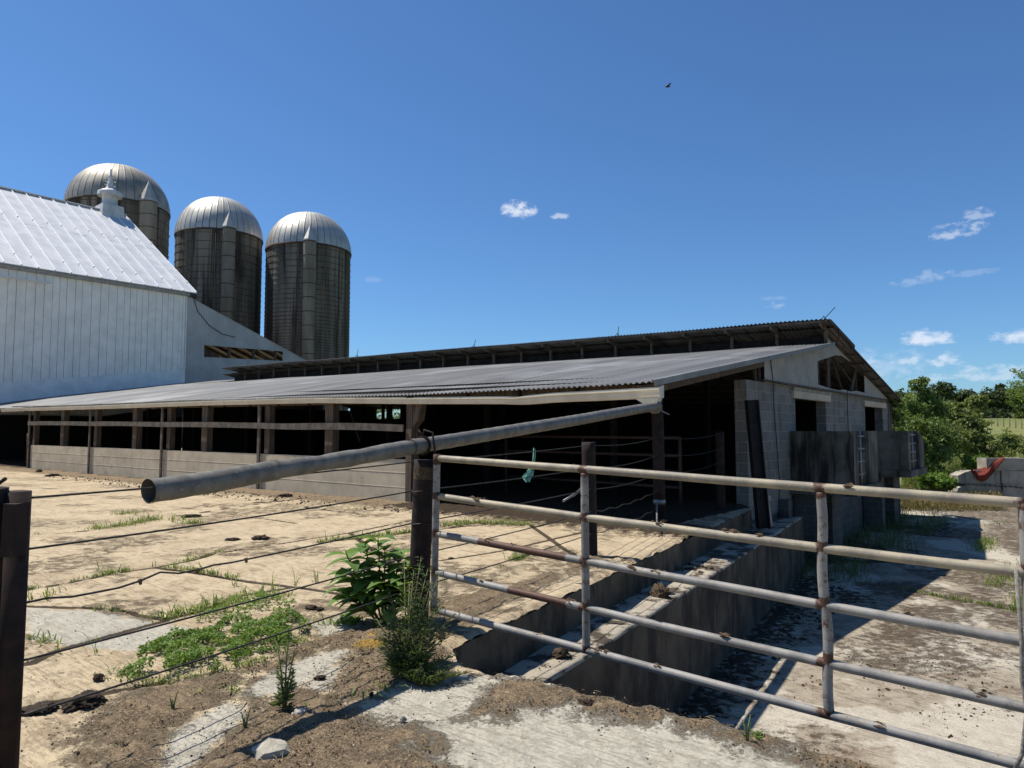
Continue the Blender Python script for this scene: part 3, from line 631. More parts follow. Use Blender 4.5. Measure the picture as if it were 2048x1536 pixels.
# purlins and rafters below the roofs
for bb in (.25, 1.2, 2.6, 4.0, 5.4, 6.8, 8.2, 9.5):
    b = MB(); b.beam(W(-5.8, bb, zl(-5.8, bb)-.075), W(32, bb, zl(32, bb)-.075), .05, .09); b.build('purlin', M['darkwood'], shed)
for bb in (12.3, 13.3, 14.3, 15.3, 16.3, 17.3, 18.3, 18.75):
    b = MB(); b.beam(W(-5.97, bb, zr(-5.97, bb)-.05), W(25, bb, zr(25, bb)-.05), .045, .05); b.build('purlin', M['wood'], shed)
for i in range(24):
    a = -5.80+1.295*i
    if a > 23.9: break
    b = MB(); b.beam(W(a, 9.8, zl(a, 9.75)-.1), W(a, 9.8, zc(a, 9.8)-.07), .09, .075, 0, tuple(D1)); b.build('clerestory_post', M['railwood'], shed)
    b = MB(); b.beam(W(a, 9.28, zc(a, 9.28)-.085), W(a, 11.7, zc(a, 11.7)-.085), .055, .13); b.build('rafter', M['railwood'], shed)
    b = MB(); b.beam(W(a+.3, .05, zl(a, .05)-.14), W(a+.3, 9.7, zl(a, 9.7)-.2), .06, .15); b.build('rafter', M['darkwood'], shed)
for bb in (9.3, 10.3, 11.2):
    b = MB(); b.beam(W(RA+.03, bb, zc(RA, bb)-.035), W(24, bb, zc(24, bb)-.035), .07, .05); b.build('purlin', M['railwood'], shed)
b = MB(); b.beam(W(-5.7, 9.98, 3.93), W(24, 9.98, 4.24), .05, .26); b.build('ridge_board', M['darkwood'], shed)
# gutter
b = MB(); gs = [-6.17, -5.037, -3.954, -3.6, -3.36, -3.1, -2.737, -1.392, -.121, 3.036, 8.36, 15, 22.2, 25.2]; gz_ = [1.985, 1.98, 1.979, 1.965, 1.96, 1.965, 1.985, 2.019, 2.05, 2.147, 2.205, 2.232, 2.286, 2.294]; gb_ = [-.63, -.47, -.33, -.29, -.26, -.235, -.20, -.11, -.05, -.05, -.05, -.05, -.05, -.05]
prof = [(x_, z_) for x_, z_ in [(.05, .20), (.045, .02), (.03, 0), (-.06, 0), (-.085, .05), (-.09, .10), (-.115, .135), (-.115, .165), (-.10, .165)]]
vs = []
for a, z, gb in zip(gs, gz_, gb_):
    h = .88 if a < -3.3 else .74
    for (bb, zz) in prof: vs.append(W(a, gb+bb*(1 if a < -2 else .8), z+zz*h))
m = len(prof); b.add(vs, [(i*m+j, i*m+j+1, (i+1)*m+j+1, (i+1)*m+j) for i in range(len(gs)-1) for j in range(m-1)], 0, False)
b.add([W(-6.17, -.63+bb, 1.985+zz) for bb, zz in prof], [tuple(range(m))])
gut = b.build('gutter', M['gutter'], shed)
b = MB()
for i in range(38):
    a = -5.7+.8*i; z = float(np.interp(a, gs, gz_)); gb = float(np.interp(a, gs, gb_)); b.beam(W(a, gb-.10, z+.115), W(a, gb+.03, z+.13), .014, .01)
b.build('gutter_strap', M['steel'], gut)
b = MB(); b.abq([(-6.12, -.75, 1.88), (-5.95, -.75, 1.88), (-5.95, -.63, 1.88), (-6.12, -.63, 1.88), (-6.16, -.76, 1.98), (-5.78, -.76, 1.98), (-5.78, -.62, 1.98), (-6.16, -.62, 1.98)]); b.build('gutter_outlet', M['gutter'], gut)
b = MB(); b.beam(W(-5.6, .12, 2.14), W(0, .12, 2.19), .05, .22); b.beam(W(0, .12, 2.19), W(24.6, .12, 2.42), .05, .22); b.build('header_beam', M['wood'], shed)
# front wall, posts, rail
def slabwall():
    b = MB(); n = 120; rows = 10; vs = []
    for j in range(rows+1):
        for i in range(n+1):
            a = .03+21.8*i/n; z = -.03+(.915+.0)*j/rows+.0016*a
            d = .004*(float(fbm(a*.8, z*3, 3, 3))-.5)
            vs.append(W(a, d, z))
    b.add(vs, [(j*(n+1)+i, (j+1)*(n+1)+i, (j+1)*(n+1)+i+1, j*(n+1)+i+1) for j in range(rows) for i in range(n)], 0, False)
    o = len(b.v)
    top = [W(.03+21.8*i/n, 0, .885+.0016*(21.8*i/n)) for i in range(n+1)]; tb = [W(.03+21.8*i/n, .2, .885+.0016*(21.8*i/n)) for i in range(n+1)]; bb_ = [W(.03+21.8*i/n, .2, -.05) for i in range(n+1)]
    b.add(top+tb+bb_, [(i, i+1, n+1+i+1, n+1+i) for i in range(n)]+[(n+1+i, n+2+i, 2*n+3+i, 2*n+2+i) for i in range(n)])
    for zz in (.30, .61): b.abq([(.04, -.005, zz), (21.78, -.005, zz+.03), (21.78, .05, zz+.03), (.04, .05, zz), (.04, -.002, zz+.012), (21.78, -.002, zz+.042), (21.78, .05, zz+.042), (.04, .05, zz+.012)])
    b.ab(.02, .06, .0, .2, -.05, .884); b.ab(21.8, 21.86, 0, .2, -.05, .92)
    return b.build('concrete_wall', M['concrete'], shed)
slabwall()
def timber(a, bb, z0, z1, wa, wb, mat='wood', name='timber_post', lean=0, seed=1):
    b = MB(); n = 8; vs = []
    for i in range(n+1):
        z = z0+(z1-z0)*i/n; j = .018*(float(vn(z*2.2, seed*3.3, 1))-.5)
        for s, t_ in ((-1, -1), (1, -1), (1, 1), (-1, 1)): vs.append(W(a+s*wa/2+j+lean*i/n, bb+t_*wb/2, z))
    b.add(vs, [(i*4+q, i*4+(q+1) % 4, (i+1)*4+(q+1) % 4, (i+1)*4+q) for i in range(n) for q in range(4)]+[(3, 2, 1, 0), (n*4, n*4+1, n*4+2, n*4+3)])
    return b.build(name, M[mat], shed)
for i, (a, f) in enumerate([(21.95, 1), (18.76, 0), (16.06, 1), (12.77, 0), (10.76, 1), (8.39, 0), (5.50, 1), (2.71, 0)]):
    zt = 2.2+.0095*a
    if f:
        timber(a, -.05, -.03, float(np.interp(a, gs, gz_))-.012, .10, .045, 'railwood', 'front_plank', 0, i+2)
        timber(a-.18, .14, .87, zt, .22, .16, seed=i+3)
    else: timber(a, .11, .86, zt, .30, .18, seed=i+5)
timber(-.06, .07, -.05, 2.2, .17, .22, seed=21)
b = MB(); b.abq([(-.34, -.04, 1.72), (-.15, -.04, 1.55), (-.15, .14, 1.55), (-.34, .14, 1.72), (-.42, .0, 2.15), (-.15, .0, 2.15), (-.15, .14, 2.15), (-.42, .14, 2.15)]); b.build('knee_block', M['wood'], shed)
ra = [.05, 2.71, 5.5, 10.76, 16.06, 21.95]; rz = [1.545, 1.60, 1.625, 1.68, 1.735, 1.785]
for i in range(5):
    b = MB(); n = 10; vs = []
    for q in range(n+1):
        t = q/n; a = ra[i]+(ra[i+1]-ra[i])*t; z = rz[i]+(rz[i+1]-rz[i])*t+.012*math.sin(t*math.pi)*(1 if i != 1 else -1.2)
        bb = -.085 if i % 2 else -.09
        h = .070+.010*float(vn(a*.7, i, 2))
        for s, t_ in ((-1, -1), (1, -1), (1, 1), (-1, 1)): vs.append(W(a, bb+s*.022, z+t_*h))
    b.add(vs, [(j*4+c, j*4+(c+1) % 4, (j+1)*4+(c+1) % 4, (j+1)*4+c) for j in range(n) for c in range(4)]+[(3, 2, 1, 0), (n*4, n*4+1, n*4+2, n*4+3)])
    b.build('front_rail', M['railwood'], shed)
# interior: floor, far walls, posts
def block_piece(name, a0, a1, b0, b1, z0, z1, mat, parent=shed):
    b = MB(); b.ab(a0, a1, b0, b1, z0, z1); return b.build(name, M[mat], parent)
WZ0, WZ1, WZ2 = 1.15, 2.0, 2.45
seg = [(-5.5, 1.5), (1.5, 4.2), (4.2, 7.5), (7.5, 9.6), (9.6, 20)]
def farpiece(a0, a1, z0, z1=None):
    b = MB(); t0, t1 = (zr(a0, 18.5)-.03, zr(a1, 18.5)-.03) if z1 is None else (z1, z1)
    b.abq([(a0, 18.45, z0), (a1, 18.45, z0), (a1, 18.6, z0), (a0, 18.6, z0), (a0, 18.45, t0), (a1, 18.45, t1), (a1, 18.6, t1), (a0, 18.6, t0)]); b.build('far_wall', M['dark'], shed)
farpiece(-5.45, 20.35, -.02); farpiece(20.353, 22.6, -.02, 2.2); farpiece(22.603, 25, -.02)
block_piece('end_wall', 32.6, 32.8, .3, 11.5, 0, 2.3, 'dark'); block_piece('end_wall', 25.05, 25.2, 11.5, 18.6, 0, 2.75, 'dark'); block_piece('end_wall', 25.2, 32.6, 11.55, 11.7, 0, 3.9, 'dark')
for a in (-2.5, 1.4, 5.3, 9.2, 13.1, 17, 21): 
    for bb in (4.2, 9.6, 14.2):
        zt = zl(a, bb)-.28 if bb < 10 else zr(a, bb)-.2
        timber(a, bb, 0, zt, .13, .13, 'darkwood', 'interior_post', 0, a+bb)
# near gable end: blockwork with two doorways
GA = -5.7
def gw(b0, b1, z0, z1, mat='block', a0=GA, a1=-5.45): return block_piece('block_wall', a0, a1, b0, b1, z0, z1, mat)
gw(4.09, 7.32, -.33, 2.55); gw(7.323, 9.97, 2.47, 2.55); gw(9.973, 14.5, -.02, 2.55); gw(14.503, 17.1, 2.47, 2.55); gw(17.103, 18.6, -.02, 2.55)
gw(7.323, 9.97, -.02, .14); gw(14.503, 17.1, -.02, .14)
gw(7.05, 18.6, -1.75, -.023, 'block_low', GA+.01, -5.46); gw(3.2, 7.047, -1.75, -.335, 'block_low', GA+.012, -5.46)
b = MB(); b.ab(GA-.07, GA+.1, 7.02, 10.25, 2.275, 2.455); b.build('lintel', M['concrete'], shed)
b = MB(); b.ab(GA-.07, GA+.1, 14.2, 17.45, 2.275, 2.455); b.build('lintel', M['concrete'], shed)
b = MB()
for i in range(9): b.ab(GA-.05, GA-.003, 7.1+i*.37, 7.1+i*.37+.34, 2.465, 2.54)
b.build('brick_course', M['bigblock'], shed)
b = MB(); b.ab(GA-.085, GA-.003, 5.0, 18.6, 2.556, 2.60); b.build('sill_plate', M['wood'], shed)
# pilasters of the low part
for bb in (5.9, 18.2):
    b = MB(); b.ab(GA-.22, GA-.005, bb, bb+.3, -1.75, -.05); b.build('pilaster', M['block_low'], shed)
# sheet-metal gable with its broken opening
def gable_panel():
    b = MB(); n = 560; b0, b1 = 5.12, 18.55
    def top(x): return min(zl(GA, x)-.07, zr(GA, x)-.13 if x > 8.0 else 9) if x < 9.9 else zr(GA, x)-.13
    def hole(x):
        if x < 9.2 or x > 14.38: return None
        lo = float(np.interp(x, [9.2, 9.25, 10.2, 11.2, 11.8, 12.6, 13.3, 14.38], [2.72, 2.70, 2.66, 2.64, 2.69, 2.66, 2.72, 2.70]))
        hi = float(np.interp(x, [9.2, 11.05, 11.6, 13.6, 14.38], [3.32, 3.63, 3.66, 3.50, 3.36])); return lo, hi
    xs_ = np.linspace(b0, b1, n)
    for i in range(n-1):
        q = []
        for x in (xs_[i], xs_[i+1]):
            wv = .006*math.sin(2*math.pi*x/.15)-.035
            zb = 2.57 if x > 5.3 else 2.57; h = hole(x); q.append((x, GA+wv, zb+.012*(float(vn(x*3, 2))-.5)-.03, max(top(x), zb+.01), h))
        (x0, a0, l0, t0, h0), (x1, a1, l1, t1, h1) = q
        if h0 and h1:
            b.add([W(a0, x0, l0), W(a1, x1, l1), W(a1, x1, h1[0]), W(a0, x0, h0[0])], [(0, 1, 2, 3)], 0, True)
            if t0 > h0[1] and t1 > h1[1]: b.add([W(a0, x0, h0[1]), W(a1, x1, h1[1]), W(a1, x1, t1), W(a0, x0, t0)], [(0, 1, 2, 3)], 0, True)
        else: b.add([W(a0, x0, l0), W(a1, x1, l1), W(a1, x1, t1), W(a0, x0, t0)], [(0, 1, 2, 3)], 0, True)
    return b.build('gable_panel', M['panel'], shed)
gable_panel()
for (p, q, w_) in [((9.75, 2.6), (9.75, 3.42), .1), ((10.75, 2.55), (10.75, 3.75), .28), ((11.3, 3.45), (12.3, 2.6), .05), ((13.9, 3.4), (13.2, 2.6), .22), ((13.95, 2.62), (13.95, 3.45), .06), ((11.3, 3.6), (13.4, 3.0), .03)]:
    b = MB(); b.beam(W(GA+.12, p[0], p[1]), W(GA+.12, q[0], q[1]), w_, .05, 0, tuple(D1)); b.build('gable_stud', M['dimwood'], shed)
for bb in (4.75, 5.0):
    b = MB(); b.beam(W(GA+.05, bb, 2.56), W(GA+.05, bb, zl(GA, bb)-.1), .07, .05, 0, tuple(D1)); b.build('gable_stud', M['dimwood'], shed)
# hanging cables on the gable
def cable(pts, r=.011): 
    b = MB(); b.tube(pts, r, 6); return b.build('cable', M['cable'], shed)
cable([W(GA-.06, 5.45, zl(GA, 5.4)-.1), W(GA-.07, 5.55, 2.6), W(GA-.05, 5.62, 2.1), W(GA-.05, 5.75, 1.2), W(GA-.05, 5.9, .3), W(GA-.05, 5.78, -.1)])
cable([W(GA-.08, 12.0, 2.66), W(GA-.06, 12.05, 2.2), W(GA-.05, 12.1, 1.5)])
cable([W(-6.05, 9.3, 4.38), W(-6.1, 9.9, 4.25), W(-6.08, 10.0, 3.95), W(-6.05, 9.75, 3.8)])
cable([W(GA-.09, 5.1, 2.58)]+[W(GA-.1, 5.1+i*1.4, 2.56-.015*(i % 2)) for i in range(1, 10)], .008)
# feed boxes jutting from the doorways
def feed_box(b0, b1, out, open0, open1, zb, zt, chamfer):
    bx = None
    b = MB()
    for (p, q) in ((b0, open0), (open1, b1)):
        if chamfer and q == b1:
            b.abq([(out, p, zb), (GA-.01, p, zb), (GA-.01, q, zb), (out, q, zb), (out, p, zt), (GA-.01, p, zt), (GA-.01, q, zt-.25), (out, q, zt-.28)])
        else: b.ab(out, GA-.01, p, q, zb, zt)
    root_ = b.build('feed_box', M['bunk'], shed)
    b = MB(); b.ab(out-.06, GA-.012, b0-.05, b1+.05, zb-.2, zb-.003); b.build('box_floor', M['bunk'], root_)
    g = MB(); ao = out+.10
    for z in np.linspace(zb+.25, zt-.12, 4): g.tube([W(ao, open0, z), W(ao, open1, z)], .022, 6)
    g.tube([W(ao-.02, (open0+open1)/2, zb), W(ao-.02, (open0+open1)/2, zt)], .025, 6)
    for i in range(9):
        x = open0+(open1-open0)*(i+.5)/9; g.tube([W(ao, x, zb), W(ao, x, zb+.75)], .009, 5)
    g.build('grille', M['galv'], root_)
    return root_
feed_box(6.82, 9.2, -7.09, 7.27, 8.3, .23, 1.488, False)
feed_box(13.7, 16.45, -7.03, 14.05, 15.55, .30, 1.487, True)
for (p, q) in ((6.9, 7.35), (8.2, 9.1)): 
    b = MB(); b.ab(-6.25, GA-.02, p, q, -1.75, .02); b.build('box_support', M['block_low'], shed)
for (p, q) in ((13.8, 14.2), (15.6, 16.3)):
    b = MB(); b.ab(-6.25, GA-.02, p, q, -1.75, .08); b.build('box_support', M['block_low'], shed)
# steel pipe post carrying the roof corner
b = MB(); pb = G(1357, 1042); pt_ = W(-5.62, .30, 0); b.tube([(pt_[0], pt_[1], -.02), (pt_[0], pt_[1], 1.0), (pt_[0]-.02, pt_[1], zl(-5.6, .3)-.02)], .098, 16)
sp_ = b.build('steel_post', M['rust'], shed)
b = MB(); b.tube([(pt_[0], pt_[1], .30), (pt_[0], pt_[1], .38)], .104, 16); b.build('clamp_band', M['steel'], sp_)
PIPE3 = np.array(pt_)
# lightning rods on the clerestory ridge
def rod(a, h, lean, label):
    o = thing('lightning_rod', label, 'lightning rod', W(a, 9.27, zc(a, 9.27)+.01), 'lightning rods on the shed ridge')
    p = W(a, 9.27, zc(a, 9.27)+.01); b = MB()
    b.tube([p, p+np.array([lean*h, 0, h])], .011, 5); b.build('rod', M['cable'], o)
    b = MB(); b.tube([p+np.array([-.06, 0, 0]), p+np.array([0, 0, .09])], .01, 5); b.tube([p+np.array([.06, 0, 0]), p+np.array([0, 0, .09])], .01, 5); b.build('bracket', M['cable'], o)
rod(-5.9, .32, .95, 'bent lightning rod at the gable end of the shed ridge')
rod(.3, .30, .12, 'straight thin lightning rod over the middle of the shed ridge')
rod(6.4, .30, .25, 'short lightning rod on the shed ridge, second from the silos')
rod(13.1, .33, .15, 'lightning rod on the shed ridge nearest the right silo')

# ------------------------------------------------------------------ downspout pipe
dpipe = thing('drain_pipe', 'long grey corrugated metal drain pipe slanting from the gutter over the fence post', 'drain pipe', (-.69, 5.6, 1.3))
Pa, Pm = W(-6.06, -.70, 1.86), np.array([-.70, 5.58, 1.385])
dm = (Pm-Pa)/np.linalg.norm(Pm-Pa)
Pe = Pm+dm*2.30; Pj = Pm+dm*1.53
def run(p, q, r0, r1, dents=()):
    b = MB(); n = int(np.linalg.norm(q-p)/.06); pts = []; rs = []
    for i in range(n+1):
        t = i/n; x = p+(q-p)*t; r = r0+(r1-r0)*t+.0012*math.sin(i*1.9)
        x = x+np.array([0, 0, -.006*math.sin(t*math.pi)+.004*(float(vn(t*9, 3))-.5)])
        for (td, dp) in dents: r -= dp*math.exp(-((t-td)*np.linalg.norm(q-p)/.08)**2)
        pts.append(x); rs.append(r)
    b.tube(pts, rs, 28, caps=False); return b
s1_ = run(Pa, Pm+dm*.16, .068, .0565); s1_.tube([Pm+dm*.10, Pm+dm*.15], .0615, 28, caps=False); s1_.build('upper_pipe', M['spout'], dpipe)
s2_ = run(Pm-dm*.02, Pj, .061, .054, [(.10, .007), (.46, .005), (.72, .008)]); s2_.build('middle_pipe', M['spout'], dpipe)
s3_ = run(Pj-dm*.05, Pe, .0605, .0605)
s3_.tube([Pe-dm*.012, Pe-dm*.0], .0625, 28, caps=False); s3_.tube([Pj-dm*.05, Pj-dm*.03], .0625, 28, caps=False)
i3 = run(Pj-dm*.05, Pe, .058, .058); s3_.add(i3.v, [f[::-1] for f in i3.f], 0, True); s3_.build('end_pipe', M['spout'], dpipe)
b = MB(); b.lathe(Pa+np.array([.02, .02, .0]), [(.0, -.11), (.06, -.1), (.10, -.05), (.105, .0), (.095, .06), (.03, .10)], 16); b.build('elbow', M['spout'], dpipe)
b = MB(); b.tube([Pa+np.array([.03, .02, -.02]), Pa+np.array([.25, .1, -.12])], .012, 6); b.build('stub_rod', M['spout'], dpipe)
b = MB()
side = np.cross(dm, (0, 0, 1)); side /= np.linalg.norm(side); up_ = np.cross(side, dm)
b.tube([Pm+side*.07*math.cos(t)+up_*.07*math.sin(t) for t in np.linspace(0, 2*math.pi, 20)], .011, 7)
b.tube([Pm+up_*.07+side*.0, Pm+up_*.12-side*.02, Pm+up_*.10-side*.10, Pm-up_*.04-side*.115, Pm-up_*.25-side*.11], .008, 6)
b.tube([Pm+up_*.07, Pm+up_*.115+side*.03, Pm+up_*.07+side*.05], .008, 6)
b.build('strap_ring', M['rust'], dpipe)

# ------------------------------------------------------------------ fence: posts and wires
GP = np.array([-.70, 5.6]); P2 = np.array([.935, 8.62]); P3 = PIPE3[:2]; P4 = W(-5.66, 2.75)[:2]; PL = np.array([-2.088, 2.99])
def pipe_post(name, label, base, top, r, extra=None, z0=-.1):
    o = thing(name, label, 'fence post', (base[0], base[1], 0), 'steel pipe fence posts')
    b = MB(); n = 14
    b.tube([np.array([base[0], base[1], z0])*(1-t)+np.array(top)*t for t in np.linspace(0, 1, n)], [r*(1+.02*(random.random()-.5)) for _ in range(n)], 22); b.build('post', M['rust'], o); return o
fp = pipe_post('fence_post', 'thick rusty steel fence post holding the gate under the slanting drain pipe', (-.735, 5.6), (-.685, 5.6, 1.27), .082)
b = MB(); b.tube([(-.689, 5.6, 1.12), (-.686, 5.6, 1.215)], .0835, 22, caps=False); b.build('bare_patch', M['clod'], fp)
b = MB(); b.beam((-.70, 5.515, .14), (-.70, 5.515, .02), .07, .02, 0, (0, 1, 0)); b.build('foot_plate', M['rust'], fp)
pipe_post('fence_post', 'middle rusty steel fence post standing behind the gate', (.945, 8.62), (.925, 8.62, 1.36), .082)
pipe_post('fence_post', 'slim rusty fence post in the dark shed mouth beside the block wall', (P4[0], P4[1]), (P4[0], P4[1], 1.48), .085)
lp = pipe_post('fence_post', 'black rusty fence post at the left edge of the picture with a bracket', (PL[0]-.108, PL[1]-.02), (PL[0]-.10, PL[1]-.02, 1.262), .083, z0=-.1)
b = MB(); b.tube([(PL[0]+.0, PL[1]+.03, -.05), (PL[0]+.005, PL[1]+.03, 1.245)], .048, 14); b.build('side_post', M['rust'], lp)
b = MB(); b.beam((PL[0]+.03, PL[1]-.02, .985), (PL[0]+.035, PL[1]-.02, 1.20), .05, .09, 0, (0, 1, 0)); b.beam((PL[0]-.05, PL[1]-.05, 1.0), (PL[0]-.05, PL[1]-.05, 1.16), .03, .03, 0, (0, 1, 0)); b.build('bracket', M['rust'], lp)
b = MB(); b.beam((PL[0]-.155, PL[1], 1.25), (PL[0]-.155, PL[1], 1.285), .03, .03, 0, (0, 1, 0)); b.tube([(PL[0]-.11, PL[1], 1.275), (PL[0]-.06, PL[1], 1.278), (PL[0]-.03, PL[1], 1.30)], .008, 6); b.build('wire_hook', M['rust'], lp)
HZ = {'L': [1.215, 1.0, .776, .54, .314], 'G': [1.256, 1.028, .78, .528, .276], '2': [1.325, 1.05, .80, .53, .27], '3': [1.395, 1.11, .81, .54, .27], '4': [1.44, 1.15, .9]}
names = ['topmost', 'second', 'third', 'fourth', 'lowest']
wl = ['topmost fence wire, running just under the drain pipe', 'second fence wire from the top, stretched straight across the yard', 'middle fence wire with small knots in its near stretch', 'fourth fence wire from the top, passing through the broad-leaved plant', 'lowest fence wire, running over the green ground cover']
for i in range(5):
    o = thing('fence_wire', wl[i], 'fence wire', (GP[0], GP[1], HZ['G'][i]), 'wires of the yard fence')
    b = MB(); pts = []
    chain = [(PL+np.array([.03, .03]), HZ['L'][i]), (GP+np.array([-.08, -.02]), HZ['G'][i]), (P2-np.array([.0, .08]), HZ['2'][i]), (P3-np.array([.02, .09]), HZ['3'][i])]
    if i < 3: chain.append((P4-np.array([.02, .08]), HZ['4'][i]))
    for s in range(len(chain)-1):
        (p, z0), (q, z1) = chain[s], chain[s+1]; n = 26
        for j in range(n):
            t = j/n; sag = [.012, .012, .05, .06][s]*4*t*(1-t)
            kink = 0
            if i == 2 and s == 0: kink = .02*math.exp(-((t-.22)/.03)**2)-.018*math.exp(-((t-.13)/.05)**2)+.006*math.sin(t*60)*(t < .35)
            if i >= 3 and s == 2: kink = .012*math.sin(t*35)
            pts.append(np.array([*(p+(q-p)*t), z0+(z1-z0)*t-sag+kink]))
    pts.append(np.array([*chain[-1][0], chain[-1][1]]))
    b.tube(pts, .0052, 6)
    b.build('wire', M['wire'], o)
    if i == 2:
        for t in (.2, .33, .43):
            b = MB(); p = pts[int(t*26)]; b.tube([p+np.array([0, 0, .010]), p+np.array([.005, 0, -.018])], [.010, .007], 7); b.build('knot', M['mud'], o)
    b = MB()
    for ctr, r_ in ((GP, .087), (P2, .087)):
        z = HZ['G'][i] if ctr is GP else HZ['2'][i]
        if i > 0: b.tube([(ctr[0]+r_*math.cos(t), ctr[1]+r_*math.sin(t), z+.006*math.sin(3*t)) for t in np.linspace(0, 2*math.pi, 14)], .004, 5)
    if i > 0: b.build('wire_tie', M['wire'], o)
# rag on the top wire
def rag():
    p = GP+(P2-GP)*.567; c = np.array([p[0]-.0, p[1], 1.30]); b = MB(); vs = []
    spine = [(0, .02, .012), (.005, -.03, .018), (.0, -.09, .02), (-.012, -.15, .018), (-.02, -.20, .024), (-.05, -.25, .05), (-.075, -.30, .07), (-.10, -.335, .062), (-.085, -.375, .03)]
    m = 8
    for j, (x, z, wd) in enumerate(spine):
        for q in range(m+1):
            t = q/m*2-1; vs.append(c+np.array([.72*(x*1.1+wd*t), .022*math.sin(t*5+j)+.01*math.sin(j*2.1), z*.86+.008*math.sin(t*7+j*1.3)]))
    b.add(vs, [(j*(m+1)+q, j*(m+1)+q+1, (j+1)*(m+1)+q+1, (j+1)*(m+1)+q) for j in range(len(spine)-1) for q in range(m)], 0, True)
    tag(b.build('green_rag', M['rag']), 'torn pale green rag knotted on the top fence wire', 'rag')
rag()
# wire strainer, loose tail, chain
b = MB(); p0 = np.array([P2[0]-.06, P2[1]-.09, .86])
b.tube([p0, p0+np.array([-.16, -.25, -.10]), p0+np.array([-.30, -.52, -.14])], .006, 6); b.tube([p0+np.array([-.0, 0, -.03]), p0+np.array([-.17, -.28, -.12])], .006, 6)
b.tube([p0, p0+np.array([-.03, 0, .14]), p0+np.array([-.14, -.02, .24])], .0045, 5); b.tube([p0+np.array([-.16, -.25, -.10]), p0+np.array([-.3, -.5, -.15])], .013, 7)
tag(b.build('wire_strainer', M['steel']), 'twisted steel wire strainer tied to the middle fence post', 'wire strainer')
def chain_obj():
    b = MB(); a = np.array([P3[0]-.06, P3[1]-.1, .34]); z1 = np.array([2.05, 10.15, .13]); z2 = np.array([1.98, 9.95, -.0])
    path = []; n = 44
    for i in range(n): t = i/(n-1); path.append(a+(z1-a)*t-np.array([0, 0, .05*math.sin(math.pi*t)]))
    for i in range(n-1):
        c = (path[i]+path[i+1])/2; d = path[i+1]-path[i]; L_ = np.linalg.norm(d); d /= L_
        s = np.cross(d, (0, 0, 1)); s /= np.linalg.norm(s); u = np.cross(s, d)
        if i % 2: s, u = u, s
        b.tube([c+d*L_*.72*math.cos(t)+s*.012*math.sin(t) for t in np.linspace(0, 2*math.pi, 9)], .005, 5, caps=False)
    return tag(b.build('chain', M['steel']), 'steel chain sagging from the roof-corner pipe post toward the slab edge', 'chain')
chain_obj()

# ------------------------------------------------------------------ tubular gate
GL, GR = np.array([-.575, 5.47]), np.array([2.36, 3.30])
gd = (GR-GL)/np.linalg.norm(GR-GL); GLEN = np.linalg.norm(GR-GL)
zl_ = [1.290, 1.0, .715, .427, .143]; zr_ = [1.166, .848, .535, .242, -.022]
gate = thing('farm_gate', 'five-bar galvanised tube farm gate with rust patches, hung on the rusty post', 'gate', (GL[0], GL[1], .1))
def gpt(t, i): z = zl_[i]+(zr_[i]-zl_[i])*t; p = GL+(GR-GL)*t; return np.array([p[0], p[1], z])
for i in range(5):
    b = MB(); n = 170; pts = [gpt(t, i)+np.array([0, 0, -.012*math.sin(math.pi*t)*(i % 2)+.004*(float(vn(t*8, i*2.2))-.5)]) for t in np.linspace(0.003, 1.0, n)]
    tt = np.linspace(0.003, 1.0, n); rust = np.zeros(n)
    if i in (2, 3):
        lo, hi = ((.116, .315) if i == 2 else (.19, .32)); rust = sm(tt, lo-.012, lo+.008)*(1-sm(tt, hi-.012, hi+.02))
    for ts in (0, .358, .757, 1): rust = np.maximum(rust, (.55+.35*rng.random())*np.exp(-((tt-ts)/(.008+.009*rng.random()))**2))
    rust = np.maximum(rust, .30*vn(tt*14, np.full(n, i*3.3), 5)*(i != 0))
    b.tube(pts, .0252, 18, 0, tone=rust)
    for q in range(5):
        t = rng.random()*.9+.08
        if i == 0 and q > 0: continue
        c = gpt(t, i)+np.array([0, 0, .022]); L_ = .02+.05*rng.random()
        for k_ in range(7):
            cc = c+np.array([gd[0]*(rng.random()-.5)*2*L_, gd[1]*(rng.random()-.5)*2*L_, (rng.random()-.6)*.016]); r_ = .006+.010*rng.random()
            vs = [cc+np.array([gd[0]*x*r_*1.8+.3*r_*y, gd[1]*x*r_*1.8-r_*y, z*r_])*(.7+.6*rng.random()) for x, y, z in ((1, 0, 0), (-1, 0, 0), (0, 1, 0), (0, -1, 0), (0, 0, .8), (0, 0, -.8))]
            b.add(vs, [(0, 2, 4), (2, 1, 4), (1, 3, 4), (3, 0, 4), (2, 0, 5), (1, 2, 5), (3, 1, 5), (0, 3, 5)], 2)
    b.build('gate_rail', [M['rail_top'] if i < 2 else M['rail'], M['galv_rust'], M['mud']], gate)
for t, bend in ((0, 0), (.358, .0), (.757, .02), (1, 0)):
    b = MB(); top, bot = gpt(t, 0), gpt(t, 4)
    ls = -.028 if t == 0 else .0
    pts = [top+(bot-top)*s+np.array([gd[0], gd[1], 0])*(bend*math.sin(s*12)*.35+ls*s+(0.02*s if t == .757 else .006*s)) for s in np.linspace(0 if t in (0, 1) else .02, 1, 60)]
    b.tube(pts, .027 if t in (0, 1) else .0262, 16, tone=[max(.38, .95*max(math.exp(-((s_-q_)/.03)**2) for q_ in (0, .25, .5, .75, 1))) for s_ in np.linspace(0, 1, 60)])
    if t == 0: b.tube([top+np.array([0, 0, .028]), top+np.array([0, 0, -.05])], .029, 16, 1)
    b.build('gate_stile', [M['rail'], M['galv_rust']], gate)
